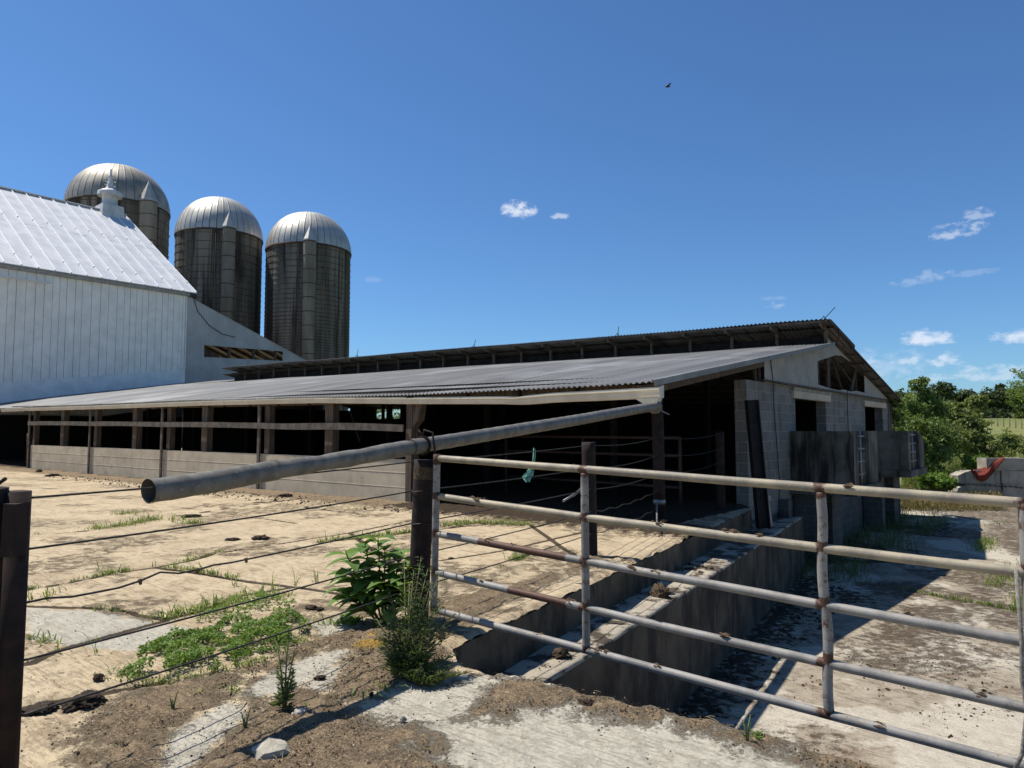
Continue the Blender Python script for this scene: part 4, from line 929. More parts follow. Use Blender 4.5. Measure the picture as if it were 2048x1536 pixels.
b = MB(); rp = [gpt(.985, 1)+np.array([-.02, -.05, .02]), gpt(.985, 2)+np.array([-.01, -.05, 0]), gpt(.985, 2)+np.array([-.02, -.055, -.16]), gpt(.985, 3)+np.array([.0, -.05, 0]), gpt(.98, 3)+np.array([-.01, -.05, -.2]), gpt(.975, 4)+np.array([-.03, -.05, -.02])]
b.tube(rp, .009, 7)
tag(b.build('rope', M['rope']), 'frayed grey rope hanging down the right end of the gate', 'rope')

# dark leaning beam on the ledge
o = thing('steel_beam', 'black steel beam leaning against the block wall corner, its foot on the ledge', 'beam', (4.62, 13.3, -.32))
b = MB(); p, q = np.array([4.66, 13.30, -.31]), np.array([4.50, 13.33, 2.07])
for off, w_, h_ in (((-.095, .0), .02, .2), ((.095, 0), .02, .2), ((0, 0), .19, .02)):
    b.beam(p+np.array([off[0], off[1], 0]), q+np.array([off[0], off[1], 0]), w_, h_, 0, (0, 1, 0))
b.build('web', M['beam'], o)
b = MB(); b.beam((4.90, 13.55, -.30), (4.80, 13.55, .5), .05, .012, 0, (0, 1, 0)); b.beam((4.865, 13.53, .17), (4.86, 13.53, .27), .07, .03, 0, (0, 1, 0)); b.build('flat_bar', M['steel'], o)
# pens glimpsed inside the shed mouth
o = thing('pen_gate', 'rusty pipe pen gate standing in the dark inside the shed mouth', 'pen gate', W(-2.5, 2.4, 0))
for z in (.42, .72, 1.02, 1.36):
    b = MB(); b.tube([W(-5.1, 2.2, z), W(-.3, 2.9, z)], .03, 8); b.build('pen_rail', M['galv_rust'], o)
for a in (-5.1, -2.7, -.3):
    b = MB(); b.tube([W(a, 2.2+(a+5.1)*.146, 0), W(a, 2.2+(a+5.1)*.146, 1.38)], .032, 8); b.build('pen_upright', M['galv_rust'], o)
o = thing('pipe_gate', 'red-brown pipe gate in the shade past the far end of the concrete wall', 'gate', W(24, .1, 0))
for z in (.25, .52, .79, 1.06, 1.36):
    b = MB(); b.tube([W(22.25, .0, z), W(25.6, 1.2, z)], .03, 8); b.build('gate_rail', M['galv_rust'], o)
for a in (22.25, 23.3, 24.4, 25.6):
    b = MB(); b.tube([W(a, (a-22.25)*.36, .2), W(a, (a-22.25)*.36, 1.39)], .03, 8); b.build('gate_stile', M['galv_rust'], o)

# ------------------------------------------------------------------ white barn
BA = 33.0
barn = thing('white_barn', 'big white barn with silvery standing-seam roof and white vertical boards', 'barn', W(BA, 5, 0))
def skirt_z(bb): return 3.72+.138*bb
b = MB(); x = -14.0; k = 0
while x < 11.75:
    w_ = min(.30+.22*rng.random(), 11.8-x); g = .022; dep = .03*rng.random()
    b.ab(BA-.03-dep, BA+.12, x+g/2, x+w_-g/2, skirt_z(x)-.05+.03*rng.random(), 10.35); x += w_
b.build('board_siding', M['white'], barn)
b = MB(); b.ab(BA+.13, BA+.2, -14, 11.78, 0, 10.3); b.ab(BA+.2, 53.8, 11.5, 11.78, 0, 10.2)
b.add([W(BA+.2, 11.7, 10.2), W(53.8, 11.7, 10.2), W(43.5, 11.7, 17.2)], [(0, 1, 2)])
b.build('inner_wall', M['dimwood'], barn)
# corrugated skirt, ribs level
b = MB(); vs = []; rows = 150; n = 40
for j in range(rows+1):
    for i in range(n+1):
        bb = -14+25.75*i/n; t = j/rows; lo = 1.2+.16*bb if bb > -6 else 0; zt = skirt_z(bb); z = lo+(zt-lo)*t
        vs.append(W(BA-.10+.014*math.sin(z*2*math.pi/.14), bb, z))
b.add(vs, [(j*(n+1)+i, (j+1)*(n+1)+i, (j+1)*(n+1)+i+1, j*(n+1)+i+1) for j in range(rows) for i in range(n)], 0, True)
b.build('corrugated_skirt', M['whitemetal'], barn)
def barnroof():
    e0, e1 = np.array([32.7, 10.28]), np.array([43.5, 17.35]); B0, B1 = -14.0, 12.27
    for side in (0, 1):
        b = MB(); P_ = lambda a, z, bb: W(a if side == 0 else 87-a, bb, z)
        n = 1
        b.hexa([P_(e0[0], e0[1]-.05, B0), P_(e1[0], e1[1]-.05, B0), P_(e1[0], e1[1]-.05, B1), P_(e0[0], e0[1]-.05, B1), P_(e0[0], e0[1], B0), P_(e1[0], e1[1], B0), P_(e1[0], e1[1], B1), P_(e0[0], e0[1], B1)])
        if side == 0:
            d = (e1-e0)/np.linalg.norm(e1-e0); nn = np.array([-d[1], d[0]]); L_ = np.linalg.norm(e1-e0); i = 0
            bb = B1-.06
            while bb > B0:
                p = e0+nn*.035; q = e1+nn*.035
                b.beam(P_(p[0], p[1], bb), P_(q[0], q[1], bb), .062, .075, 1, tuple(D1*nn[0]+np.array([0, 0, nn[1]])))
                for s in (.115, .60):
                    if bb < -3 or (i % 7 == 3 and s < .2): continue
                    c = e0+d*L_*s+nn*.07; cc = P_(c[0], c[1], bb); r_ = .075
                    vs = [cc+r_*np.array([x, y, z]) for x, y, z in ((1, 0, 0), (.5, .87, 0), (-.5, .87, 0), (-1, 0, 0), (-.5, -.87, 0), (.5, -.87, 0), (0, 0, .8))]
                    b.add(vs, [(k_, (k_+1) % 6, 6) for k_ in range(6)], 1, True)
                bb -= .80; i += 1
            for s in (.52,):
                c = e0+d*L_*s+nn*.006
                for kk in range(12): b.beam(P_(c[0], c[1]+.03*rng.random(), B1-.1-2.2*kk), P_(c[0]+.05, c[1]+.03*rng.random(), B1-.1-2.2*kk-1.5), .008, .008, 0)
        b.build('roof', [M['barnroof'], M['seam'], M['steel']], barn)
barnroof()
b = MB(); b.ab(32.78, BA-.06, -14, 11.85, 10.02, 10.23); b.build('eave_trim', M['gable_trim'], barn)
b = MB(); b.beam(W(43.5, -14, 17.39), W(43.5, 12.27, 17.39), .35, .06); b.build('ridge_cap', M['whitemetal'], barn)
# roof ventilator with spire
cu = thing('roof_ventilator', 'white round sheet-metal ventilator with scalloped cap and spire on the barn ridge', 'ventilator', W(43.5, 11.12, 17.0))
c = W(43.5, 11.12, 0); b = MB()
def sq(h, z): return [c+D1*(h*i)+D2*(h*j)+np.array([0, 0, z]) for i, j in ((-1, -1), (1, -1), (1, 1), (-1, 1))]
b.hexa(sq(.78, 16.7)+sq(.70, 17.75)); b.build('base_box', M['vent'], cu)
b = MB(); b.lathe(c, [(.72, 17.7), (.60, 17.85), (.50, 18.0), (.50, 18.75), (.66, 18.78)], 32); b.build('drum', M['vent'], cu)
b = MB(); vs = []; n = 64
for r_, z in ((.0, 19.12), (.3, 19.06), (.6, 18.92), (.78, 18.80), (.80, 18.70)):
    for k in range(n): t = 2*math.pi*k/n; vs.append(c+np.array([r_*math.cos(t), r_*math.sin(t), z]))
for k in range(n): t = 2*math.pi*k/n; vs.append(c+np.array([  .80*math.cos(t),   .80*math.sin(t), 18.56-.09*abs(math.sin(t*10))]))
b.add(vs, [(j*n+k, j*n+(k+1) % n, (j+1)*n+(k+1) % n, (j+1)*n+k) for j in range(5) for k in range(n)], 0, True); b.build('scalloped_cap', M['vent'], cu)
b = MB(); b.lathe(c, [(.34, 19.05), (.26, 19.2), (.2, 19.35), (.22, 19.42), (.15, 19.5), (.13, 19.85), (.17, 19.93), (.17, 20.0), (.09, 20.08), (.06, 20.3), (.012, 20.85)], 14)
for k in range(14):
    t = k*2.4; z = 19.15+k*.05; p = c+np.array([.26*math.cos(t), .26*math.sin(t), z]); b.tube([p, p+np.array([.1*math.cos(t), .1*math.sin(t), .06])], .035, 5)
b.build('spire', M['vent'], cu)
# strip lamp under the eave
o = thing('strip_lamp', 'long white strip lamp under the barn eave at the left edge', 'lamp', W(BA-.3, 2.6, 9.5))
b = MB(); b.ab(BA-.42, BA-.26, 1.2, 4.02, 9.53, 9.60); b.build('lamp_shade', M['lamp'], o); b = MB(); b.ab(BA-.36, BA-.30, 1.3, 3.95, 9.49, 9.526); b.build('lamp_tube', M['whitemetal'], o)
b = MB(); b.beam(W(BA-.34, 4.0, 9.56), W(BA-.05, 4.12, 9.62), .05, .04); b.build('lamp_arm', M['lamp'], o)
# lean-to with corrugated end wall
lt = thing('lean_to', 'grey corrugated lean-to sloping down from the barn corner, with a long open slot', 'lean-to', W(33, 16, 4))
def ltop(x): return 10.12-(x-11.48)*.3805
def leanwall():
    b = MB(); n = 600; q = []
    for i in range(n+1):
        x = 11.50+(22.5-11.50)*i/n; wv = .015*math.sin(2*math.pi*x/.17); z0 = 3.6; z1 = ltop(x)
        h = (6.24+(x-13.0)*.033, 7.02+(x-13.0)*.014) if 13.0 <= x <= 18.8 else None
        q.append((W(BA-.02+wv, x, 0), z0, z1, h))
    up = lambda p, z: p+np.array([0, 0, z])
    for (p, a0, a1, h), (r_, c0, c1, g) in zip(q[:-1], q[1:]):
        if h and g:
            b.add([up(p, a0), up(r_, c0), up(r_, g[0]), up(p, h[0])], [(0, 1, 2, 3)], 0, True); b.add([up(p, h[1]), up(r_, g[1]), up(r_, c1), up(p, a1)], [(0, 1, 2, 3)], 0, True)
        else: b.add([up(p, a0), up(r_, c0), up(r_, c1), up(p, a1)], [(0, 1, 2, 3)], 0, True)
    return b.build('end_wall', M['corr'], lt)
leanwall()
b = MB(); b.hexa([W(BA-.06, 11.9, ltop(11.9)), W(41, 11.9, ltop(11.9)), W(41, 22.6, ltop(22.6)), W(BA-.06, 22.6, ltop(22.6)), W(BA-.06, 11.9, ltop(11.9)+.04), W(41, 11.9, ltop(11.9)+.04), W(41, 22.6, ltop(22.6)+.04), W(BA-.06, 22.6, ltop(22.6)+.04)]); b.build('roof', M['corr'], lt)
for x in (13.2, 15.2, 17.0): 
    b = MB(); b.beam(W(34.5, x, ltop(x)-.03), W(40, x, ltop(x)-.03), .8, .02); b.build('skylight', M['lamp'], lt)
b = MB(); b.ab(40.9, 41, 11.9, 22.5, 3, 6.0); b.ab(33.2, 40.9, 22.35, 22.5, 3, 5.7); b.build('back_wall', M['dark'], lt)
for x in (14.8, 16.6, 18.3):
    b = MB(); b.beam(W(BA+.15, x, 5.5), W(BA+.15, x, ltop(x)-.1), .14, .14, 0, tuple(D2)); b.build('stud', M['wood'], lt)
for k in range(6):
    b = MB(); a = 33.6+1.4*k; b.beam(W(a, 11.95, ltop(11.95)-.14), W(a, 22.3, ltop(22.3)-.14), .08, .2); b.build('rafter', M['railwood'], lt)
b = MB(); b.beam(W(BA+.4, 16.8, 7.2), W(BA+.6, 18.2, 6.2), .12, .12); b.build('brace', M['wood'], lt)
b = MB(); b.tube([W(BA-.06, 12.2, 9.85), W(BA-.06, 12.5, 9.1), W(BA-.06, 13.3, 8.3), W(BA-.06, 14.2, 7.85), W(BA-.06, 15.1, 7.75)], .022, 5); b.build('cable', M['cable'], lt)
# ------------------------------------------------------------------ silos
def silo(x, y, r, zr_, zt, ang, cr, mat_d, label, seed):
    o = thing('silo', label, 'silo', (x, y, 0), 'silos behind the barn')
    c0 = np.array([x, y, 0.0]); b = MB()
    b.lathe(c0, [(r, -.1)]+[(r, z) for z in np.linspace(2, zr_, 12)], 72)
    z = zr_-.35; gap = (.9, .78, .62)[seed-1]
    while z > 1:
        b.lathe(c0, [(r+.002, z-.022), (r+.03, z-.012), (r+.03, z+.012), (r+.002, z+.022)], 72, 1); z -= gap; gap = max(.24, gap*.955)
    for q in range(26):
        t = ang+(rng.random()-.5)*2.4; z = 3+rng.random()*(zr_-4); p = c0+np.array([(r+.04)*math.cos(t), (r+.04)*math.sin(t), z]); b.tube([p, p+np.array([0, 0, .14])], .035, 5, 1)
    b.build('silo_wall', [M['silo'], M['hoop']], o)
    b = MB(); NP = 40; n = NP*9; vs = []; H = zt-zr_; rows = 16
    for j in range(rows+1):
        e = math.pi/2*j/rows
        for k in range(n):
            t = 2*math.pi*k/n; s = (1.0+.006*(k % 9 == 0)) if j < rows else 1
            rr = (r+.06)*math.cos(e)**.9*s if j < rows else .0; vs.append(c0+np.array([rr*math.cos(t), rr*math.sin(t), zr_+H*math.sin(e)**1.04*(1+.002*(k % 9 == 0))]))
    b.add(vs, [(j*n+k, j*n+(k+1) % n, (j+1)*n+(k+1) % n, (j+1)*n+k) for j in range(rows) for k in range(n)], 0, True)
    for f in range(len(b.f)):
        if f % 9 == 0: b.mi[f] = 2
    b.lathe(c0, [(r+.09, zr_-.10), (r+.10, zr_+.05), (r+.05, zr_+.08)], 72, 1)
    b.build('dome', [mat_d, M['hoop'], M['seamdark']], o)
    cc = c0+np.array([math.cos(ang)*(r+cr*.45), math.sin(ang)*(r+cr*.45), 0]); b = MB()
    b.lathe(cc, [(cr, 0)]+[(cr, z) for z in np.linspace(1, zr_+.15, 10)], 20)
    z = zr_
    while z > 1: b.lathe(cc, [(cr+.003, z-.035), (cr+.035, z-.02), (cr+.035, z+.02), (cr+.003, z+.035)], 20, 1); z -= 1.25
    ch = b.build('chute', [M['chute'], M['hoop']], o)
    b = MB(); b.lathe(cc, [(cr+.06, zr_+.10), (cr+.05, zr_+.2), (.02, zr_+.2+cr*2.5)], 8, 0, False); b.build('chute_cap', M['dome'], ch)
    b = MB(); lc = ang+.32*(1 if seed % 2 else -1)
    for s in (-.18, .18): 
        t = lc+s/r; b.tube([c0+np.array([(r+.16)*math.cos(t), (r+.16)*math.sin(t), 1]), c0+np.array([(r+.16)*math.cos(t), (r+.16)*math.sin(t), zr_])], .018, 5)
    b.build('ladder', M['hoop'], o)
def face(x, y, s): return math.atan2(-y, -x)+math.asin(s)
silo(-39.5, 70, 4.62, 23.5, 28.0, face(-39.5, 70, .50), .80, M['dome_old'], 'tallest silo with a weathered dull dome, half hidden behind the barn ridge', 1)
silo(-27.6, 66, 3.80, 19.5, 23.4, face(-27.3, 66, .19), .57, M['dome'], 'middle silo with a bright ribbed dome, between the barn-side silo and the right one', 2)
silo(-19.15, 66, 3.83, 18.2, 21.95, face(-18.95, 66, .02), .55, M['dome'], 'right-hand smallest silo with rusty hoops and a bright ribbed dome', 3)

# ------------------------------------------------------------------ block wall, cloth and barbed wire at the right
bw = thing('block_wall', 'pale concrete block wall with a stepped broken end beyond the lower yard', 'wall', (20.5, 30, LOW))
def bigblock(x0, x1, z0, z1, s, brk=False):
    import bmesh
    bm = bmesh.new(); bmesh.ops.create_cube(bm, size=1)
    for v in bm.verts: v.co = Vector(((x0+x1)/2+v.co.x*(x1-x0), 30.3+v.co.y*.62-.045*((x0+x1)/2-20), (z0+z1)/2+v.co.z*(z1-z0)))
    bmesh.ops.subdivide_edges(bm, edges=bm.edges[:], cuts=5, use_grid_fill=True)
    for v in bm.verts:
        nz = mnoise.noise(v.co*1.7+Vector((s, 0, 0))); v.co += Vector((nz*.02, mnoise.noise(v.co*2.1)*.02, mnoise.noise(v.co*1.3+Vector((0, s, 5)))*.025))
        if brk and v.co.x < x0+.35: v.co.x += .10*mnoise.noise(v.co*3.3)+.06; 
        if brk and v.co.x < x0+.5 and v.co.z > z1-.2: v.co.z -= .22*(1-(v.co.x-x0)/.5)
    me = bpy.data.meshes.new('block'); bm.to_mesh(me); bm.free(); me.materials.append(M['bigblock'])
    o = bpy.data.objects.new('block', me); COL.objects.link(o); me.transform(__import__('mathutils').Matrix.Translation((-20.5, -30, -LOW))); o.parent = bw
Xb = lambda u: (u-1024)/1423*30
for x0, x1, i in ((Xb(1907), Xb(1998), 1), (Xb(1999), Xb(2090), 2), (Xb(2091), 24.6, 3)): bigblock(x0, x1, LOW-.1, -.735, i, i == 1)
for x0, x1, i in ((Xb(1910), Xb(1996), 4), (Xb(1997), Xb(2089), 5), (Xb(2090), 24.5, 6)): bigblock(x0, x1, -.725, -.19, i, i == 4)
for x0, x1, i in ((Xb(1969), Xb(2050), 7), (Xb(2051), 24.4, 8)): bigblock(x0, x1, -.18, .33, i)
def cloth():
    b = MB(); n, m = 26, 12; vs = []
    top = [(Xb(1941), -.13), (Xb(1946), -.14), (Xb(1950), -.17), (Xb(1962), -.12), (Xb(1972), .02), (Xb(1982), .34), (Xb(1992), .355), (Xb(2001), .36)]
    bot = [(Xb(1938), -.17), (Xb(1942), -.32), (Xb(1948), -.53), (Xb(1958), -.62), (Xb(1968), -.58), (Xb(1977), -.36), (Xb(1988), -.04), (Xb(1998), .31)]
    tx = np.linspace(0, 1, 8)
    for i in range(n+1):
        t = i/n; p = [np.interp(t, tx, [q[k] for q in top]) for k in (0, 1)]; q_ = [np.interp(t, tx, [q[k] for q in bot]) for k in (0, 1)]
        for j in range(m+1):
            s = j/m; x = p[0]+(q_[0]-p[0])*s; z = p[1]+(q_[1]-p[1])*s
            y = 30.3-.045*(x-20)-.33-.10*math.sin(math.pi*s)-.05*math.sin(t*13+s*4)-.04*s
            if s < .3: y += .35*(.3-s)
            vs.append((x, y, z+.035*math.sin(s*9+t*6)))
    b.add(vs, [(i*(m+1)+j, i*(m+1)+j+1, (i+1)*(m+1)+j+1, (i+1)*(m+1)+j) for i in range(n) for j in range(m)], 0, True)
    tag(b.build('red_cloth', M['red']), 'torn red canvas draped over the step of the concrete block wall', 'cloth')
cloth()
b = MB(); pts = [np.array([Xb(u), 29.86-.045*(Xb(u)-20), z]) for u, z in ((1903, -.70), (1930, -.74), (1960, -.78), (2000, -.83), (2040, -.88), (2100, -.9))]
pp = []
for i in range(len(pts)-1):
    for t in np.linspace(0, 1, 8, endpoint=False): pp.append(pts[i]+(pts[i+1]-pts[i])*t+np.array([0, 0, .015*math.sin(t*6.28)]))
b.tube(pp, .014, 5)
for i in range(2, len(pp), 2): p = pp[i]; b.tube([p+np.array([-.04, 0, .05]), p+np.array([.04, -.02, -.05])], .009, 4); b.tube([p+np.array([.04, 0, .04]), p+np.array([-.03, -.02, -.04])], .009, 4)
tag(b.build('barbed_wire', M['wire']), 'dark barbed wire strung across the face of the pale block wall', 'barbed wire')

# ------------------------------------------------------------------ foliage
def leafmesh(name, c, nrm, tan, ln, wd, tone, mat, parent=None, fold=.25):
    """one five-point leaf per row"""
    N = len(c); bi = np.cross(nrm, tan); bi /= np.linalg.norm(bi, axis=1)[:, None]+1e-9
    L_ = ln[:, None]; Wd = wd[:, None]
    base = c-tan*L_*.5; tip = c+tan*L_*.5-nrm*L_*fold*.6; l_ = c+bi*Wd*.5-nrm*Wd*fold*.1; r_ = c-bi*Wd*.5-nrm*Wd*fold*.1
    v = np.stack([base, r_, tip, l_], 1).reshape(-1, 3)
    off = np.zeros(3); q = parent
    while q is not None: off = off+np.array(q.location); q = q.parent
    org = np.zeros(3) if parent is not None else np.array([v[:, 0].mean(), v[:, 1].mean(), v[:, 2].min()])
    me = bpy.data.meshes.new(name); idx = np.arange(N*4).reshape(N, 4)
    tri = np.concatenate([idx[:, [0, 1, 2]], idx[:, [0, 2, 3]]], 1).reshape(-1, 3)
    me.from_pydata((v-off-org).tolist(), [], tri.tolist()); me.materials.append(mat)
    at = me.attributes.new('tone', 'FLOAT', 'POINT'); at.data.foreach_set('value', np.repeat(tone, 4).astype(np.float32)); me.update()
    o = bpy.data.objects.new(name, me); COL.objects.link(o); o.location = org
    if parent is not None: o.parent = parent
    return o
def unit(v): return v/(np.linalg.norm(v, axis=1)[:, None]+1e-9)
def crown(blobs, n, size, clump=.5, thin=.5):
    """leaf positions in clusters over a set of ellipsoid lobes: returns c, normal, tangent, length, width, tone"""
    out = []; vol = np.array([r[0]*r[1]+r[1]*r[2]+r[0]*r[2] for _, r in blobs]); vol /= vol.sum()
    for (ctr, rad), f in zip(blobs, vol):
        m = int(n*f); k = max(4, m//26)
        d = unit(rng.normal(size=(k, 3))); rr = rng.random(k)**.35*1.02
        hubs = d*rr[:, None]*np.array(rad); t_h = rng.random(k)
        keep = rng.random(k) > .12
        hubs = hubs[keep]; t_h = t_h[keep]; d = d[keep]; k = len(hubs)
        i = rng.integers(0, k, m); p = hubs[i]+rng.normal(size=(m, 3))*clump*np.array([1, 1, .65])*min(rad)*.32
        nr = unit(d[i]*.7+rng.normal(size=(m, 3))*.7+np.array([0, 0, .55])); tg = unit(np.cross(nr, rng.normal(size=(m, 3)))+np.array([0, 0, -.35]))
        nr = unit(nr-tg*(nr*tg).sum(1)[:, None])
        ln = size*(.6+.8*rng.random(m)); out.append((np.array(ctr)+p, nr, tg, ln, ln*thin, np.clip(t_h[i]*.7+.3*rng.random(m)+.05, 0, 1)))
    return [np.concatenate([o_[q] for o_ in out]) for q in range(6)]
def tree(name, label, cat, base, blobs, n, size, mat, trunk_h, trunk_r, group=None, branches=6, thin=.5, clump=.6, bare=0):
    o = thing(name, label, cat, base, group); base = np.array(base, float)
    b = MB(); top = base+np.array([.1, .05, trunk_h])
    b.tube([base-np.array([0, 0, .2]), base+(top-base)*.4+np.array([.05, 0, 0]), top], [trunk_r*1.25, trunk_r*.9, trunk_r*.4], 9)
    for i in range(branches):
        c_, rad = blobs[i % len(blobs)]; q = np.array(c_)+rng.normal(size=3)*np.array(rad)*.35; s = base+(top-base)*(.3+.5*rng.random())
        b.tube([s, (s+q)/2+np.array([0, 0, -.1*trunk_h*rng.random()]), q], [trunk_r*.5, trunk_r*.3, trunk_r*.1], 6)
    for i in range(bare):
        c_, rad = blobs[i % len(blobs)]; s = np.array(c_); q = s+unit(rng.normal(size=(1, 3)))[0]*np.array(rad)*1.15; b.tube([s, (s+q)/2+rng.normal(size=3)*.1, q], [.03, .02, .006], 5)
    b.build('trunk', M['bark'], o)
    leafmesh('crown', *crown(blobs, n, size, clump, thin), mat, o); return o
def at(u, v, Y): return np.array([(u-1024)/1423*Y, Y, EYE+(861-v)/1423*Y])
def blob(u, v, ru, rv, Y, depth=None): r = ru/1423*Y; return (at(u, v, Y), (r, depth or r, rv/1423*Y))
def bs(u, Y): p = at(u, 861, Y); return (p[0], p[1], tz(p[0], p[1]))
tree('leafy_tree', 'tallest leafy tree right behind the far corner of the shed', 'tree', bs(1838, 33), [blob(1843, 776, 20, 32, 33), blob(1822, 822, 28, 32, 32.5), blob(1862, 815, 30, 34, 33), blob(1838, 868, 48, 36, 32), blob(1815, 905, 26, 32, 32), blob(1872, 880, 34, 38, 32.5), blob(1850, 920, 40, 30, 31.8)], 13000, .165, M['leaf'], 4.2, .11, 'trees and bushes beyond the lower yard', 9)
tree('leafy_tree', 'yellowish bushy tree with bare twigs next to the open field', 'tree', bs(1925, 37), [blob(1956, 806, 16, 24, 37), blob(1908, 822, 24, 20, 37), blob(1932, 848, 38, 28, 37), blob(1900, 880, 40, 34, 36), blob(1950, 885, 24, 32, 36.5)], 8500, .18, M['leaf_yellow'], 3.6, .1, 'trees and bushes beyond the lower yard', 8, bare=12)
tree('leafy_bush', 'round green bush behind the concrete block wall at the right edge', 'bush', bs(2015, 36), [blob(2010, 878, 26, 20, 37), blob(2040, 892, 34, 22, 36.5), blob(1990, 896, 30, 22, 36)], 3600, .15, M['leaf_yellow'], 1.6, .05, 'trees and bushes beyond the lower yard', 5)
tree('leafy_bush', 'low bright green bush in the dry grass left of the block wall', 'bush', bs(1872, 29.4), [blob(1880, 960, 22, 16, 29.4), blob(1850, 958, 18, 18, 29.8), blob(1895, 968, 14, 10, 29.2)], 2600, .13, M['cover'], .6, .03, 'trees and bushes beyond the lower yard', 5)
tree('leafy_bush', 'small light green shrub peeping over the low end of the block wall', 'bush', bs(1950, 31.6), [blob(1948, 925, 22, 18, 31.8), blob(1965, 920, 14, 12, 31.8)], 1500, .12, M['cover'], 1.2, .03, 'trees and bushes beyond the lower yard', 4)
tree('leafy_bush', 'bush glimpsed through the far opening of the dark shed', 'bush', (-8.3, 48, 0), [(np.array([-8.3, 48, 2.2]), (1.6, 1.2, 1.5)), (np.array([-9.8, 48.5, 2.0]), (1.2, 1.2, 1.3)), (np.array([-6.8, 48.5, 2.1]), (1.2, 1.2, 1.5))], 3200, .2, M['leaf'], 2, .08, 'trees and bushes beyond the lower yard', 4)
def brush(name, u0, u1, Y0, Y1, n, h, mat, label, thin=.16):
    uu = u0+(u1-u0)*rng.random(n); Y = Y0+(Y1-Y0)*rng.random(n); X = (uu-1024)/1423*Y
    z0 = terr(X, Y); hh = h*(.35+.65*fbm(X*.6, Y*.6, 5))
    zz = rng.random(n)*hh; c = np.stack([X, Y, z0+zz], 1); tg = unit(np.stack([rng.normal(size=n)*.6, rng.normal(size=n)*.6, np.full(n, .9)], 1)); nr = unit(np.cross(tg, rng.normal(size=(n, 3))))
    ln = .12+.22*rng.random(n); kind(leafmesh(name, c, nr, tg, ln, ln*thin, np.clip(fbm(X*.8, Y*.8, 9)*.9+.3*(rng.random(n)-.3), 0, 1), mat), 'stuff', label)
brush('wild_brush', 1800, 2200, 31.5, 46, 26000, 2.0, M['leaf_yellow'], 'tangled green and straw brush beyond the block wall')
brush('dry_grass', 1780, 2000, 27.5, 34, 16000, .75, M['drygrass'], 'dry yellow grass around the far corner of the shed', .07)
brush('dry_grass', 1960, 2150, 44, 75, 9000, .8, M['drygrass'], 'pale dry meadow grass on the hillside', .1)
# far wood on the hill
FW = [(1795, 798, 22, 22, 95), (1828, 800, 26, 24, 100), (1868, 797, 24, 26, 98), (1888, 783, 22, 20, 92), (1912, 803, 24, 18, 110), (1937, 795, 20, 22, 105), (1962, 802, 22, 20, 112), (1988, 796, 24, 24, 108), (2005, 784, 9, 20, 116), (2022, 798, 20, 24, 110), (2052, 778, 26, 50, 96), (2085, 770, 34, 54, 92), (2120, 785, 30, 40, 100), (2160, 790, 30, 36, 104), (1768, 805, 22, 18, 100)]
fl = ['dark far tree just clear of the shed roof eave', 'dark far tree seen above the leafy tree', 'dark rounded tree between the two bushy trees', 'dark spreading tree standing highest in the gap between the bushy trees', 'dark low tree over the yellowish bushy tree', 'dark tree behind the bare twigs', 'dark broad tree where the open field begins', 'dark tree at the top edge of the field', 'narrow pointed conifer standing above the far wood', 'dark tree right of the pointed conifer', 'tall light green tree at the right edge above the field', '', '', '', '']
for i, (u, v, ru, rv, Y) in enumerate(FW):
    Y += 14; p = at(u, v, Y); r = ru/1423*Y; rz_ = rv/1423*Y*.85; gz0 = tz(p[0], p[1]); big = i >= 10
    bl = [(p, (r, r, rz_)), (p+np.array([r*.6, 0, -rz_*.35]), (r*.7, r*.7, rz_*.55)), (p+np.array([-r*.6, 0, -rz_*.3]), (r*.7, r*.7, rz_*.55))]+([(p+np.array([0, -r*.3, -rz_*.9]), (r*1.0, r*.8, max(.8, rz_*.7)))] if big else [])
    tree('far_tree', fl[i] or 'green tree of the far wood beyond the right edge', 'tree', (p[0], p[1], gz0), bl, 2400 if not big else 4200, .5 if not big else .42, M['leaf'] if big else M['leaf_far'], max(1.0, p[2]-gz0), .18, 'trees of the far wood', 4)
def farwood():
    n = 16000; uu = 1700+700*rng.random(n); Y = 128+25*rng.random(n); X = (uu-1024)/1423*Y; z0 = terr(X, Y); zz = rng.random(n)*(1.3+2.2*fbm(X*.12, Y*.12, 4))
    c = np.stack([X, Y, z0+zz], 1); nr = unit(rng.normal(size=(n, 3))+np.array([0, -.3, .6])); tg = unit(np.cross(nr, rng.normal(size=(n, 3)))); ln = .5+.6*rng.random(n)
    kind(leafmesh('far_wood', c, nr, tg, ln, ln*.6, rng.random(n)*.7, M['leaf_far']), 'stuff', 'dark far wood along the top of the hill field')
farwood()
# field fence posts on the hill
for i, (u, Y) in enumerate(((1984, 96), (1996, 95), (2008, 94), (2020, 93), (2032, 92), (2044, 91))):
    p = at(u, 861, Y); z = tz(p[0], p[1]); b = MB(); b.tube([(p[0], p[1], z-.1), (p[0]+.02, p[1], z+1.15)], .045, 6)
    tag(b.build('field_post', M['railwood']), 'thin wooden post of the far field fence', 'fence post', 'far field fence posts')
# vine on the far corner of the gable
vn_ = thing('vine', 'green vine climbing the far corner of the shed gable', 'vine', W(-5.75, 18.9, 0))
b = MB()
for k in range(6):
    bb = 18.0+.2*k; b.tube([W(GA-.03, bb+.1*math.sin(z*3+k), z) for z in np.linspace(.4, 2.9-.1*k, 9)], .012, 5)
b.build('vine_stem', M['bark'], vn_)
leafmesh('foliage', *crown([(W(-5.8, 18.9, 2.2), (.35, .35, .55)), (W(-5.8, 19.3, 1.6), (.4, .4, .7)), (W(-5.8, 17.9, 2.4), (.2, .2, .3))], 900, .13, .7, .8), M['leaf'], vn_)

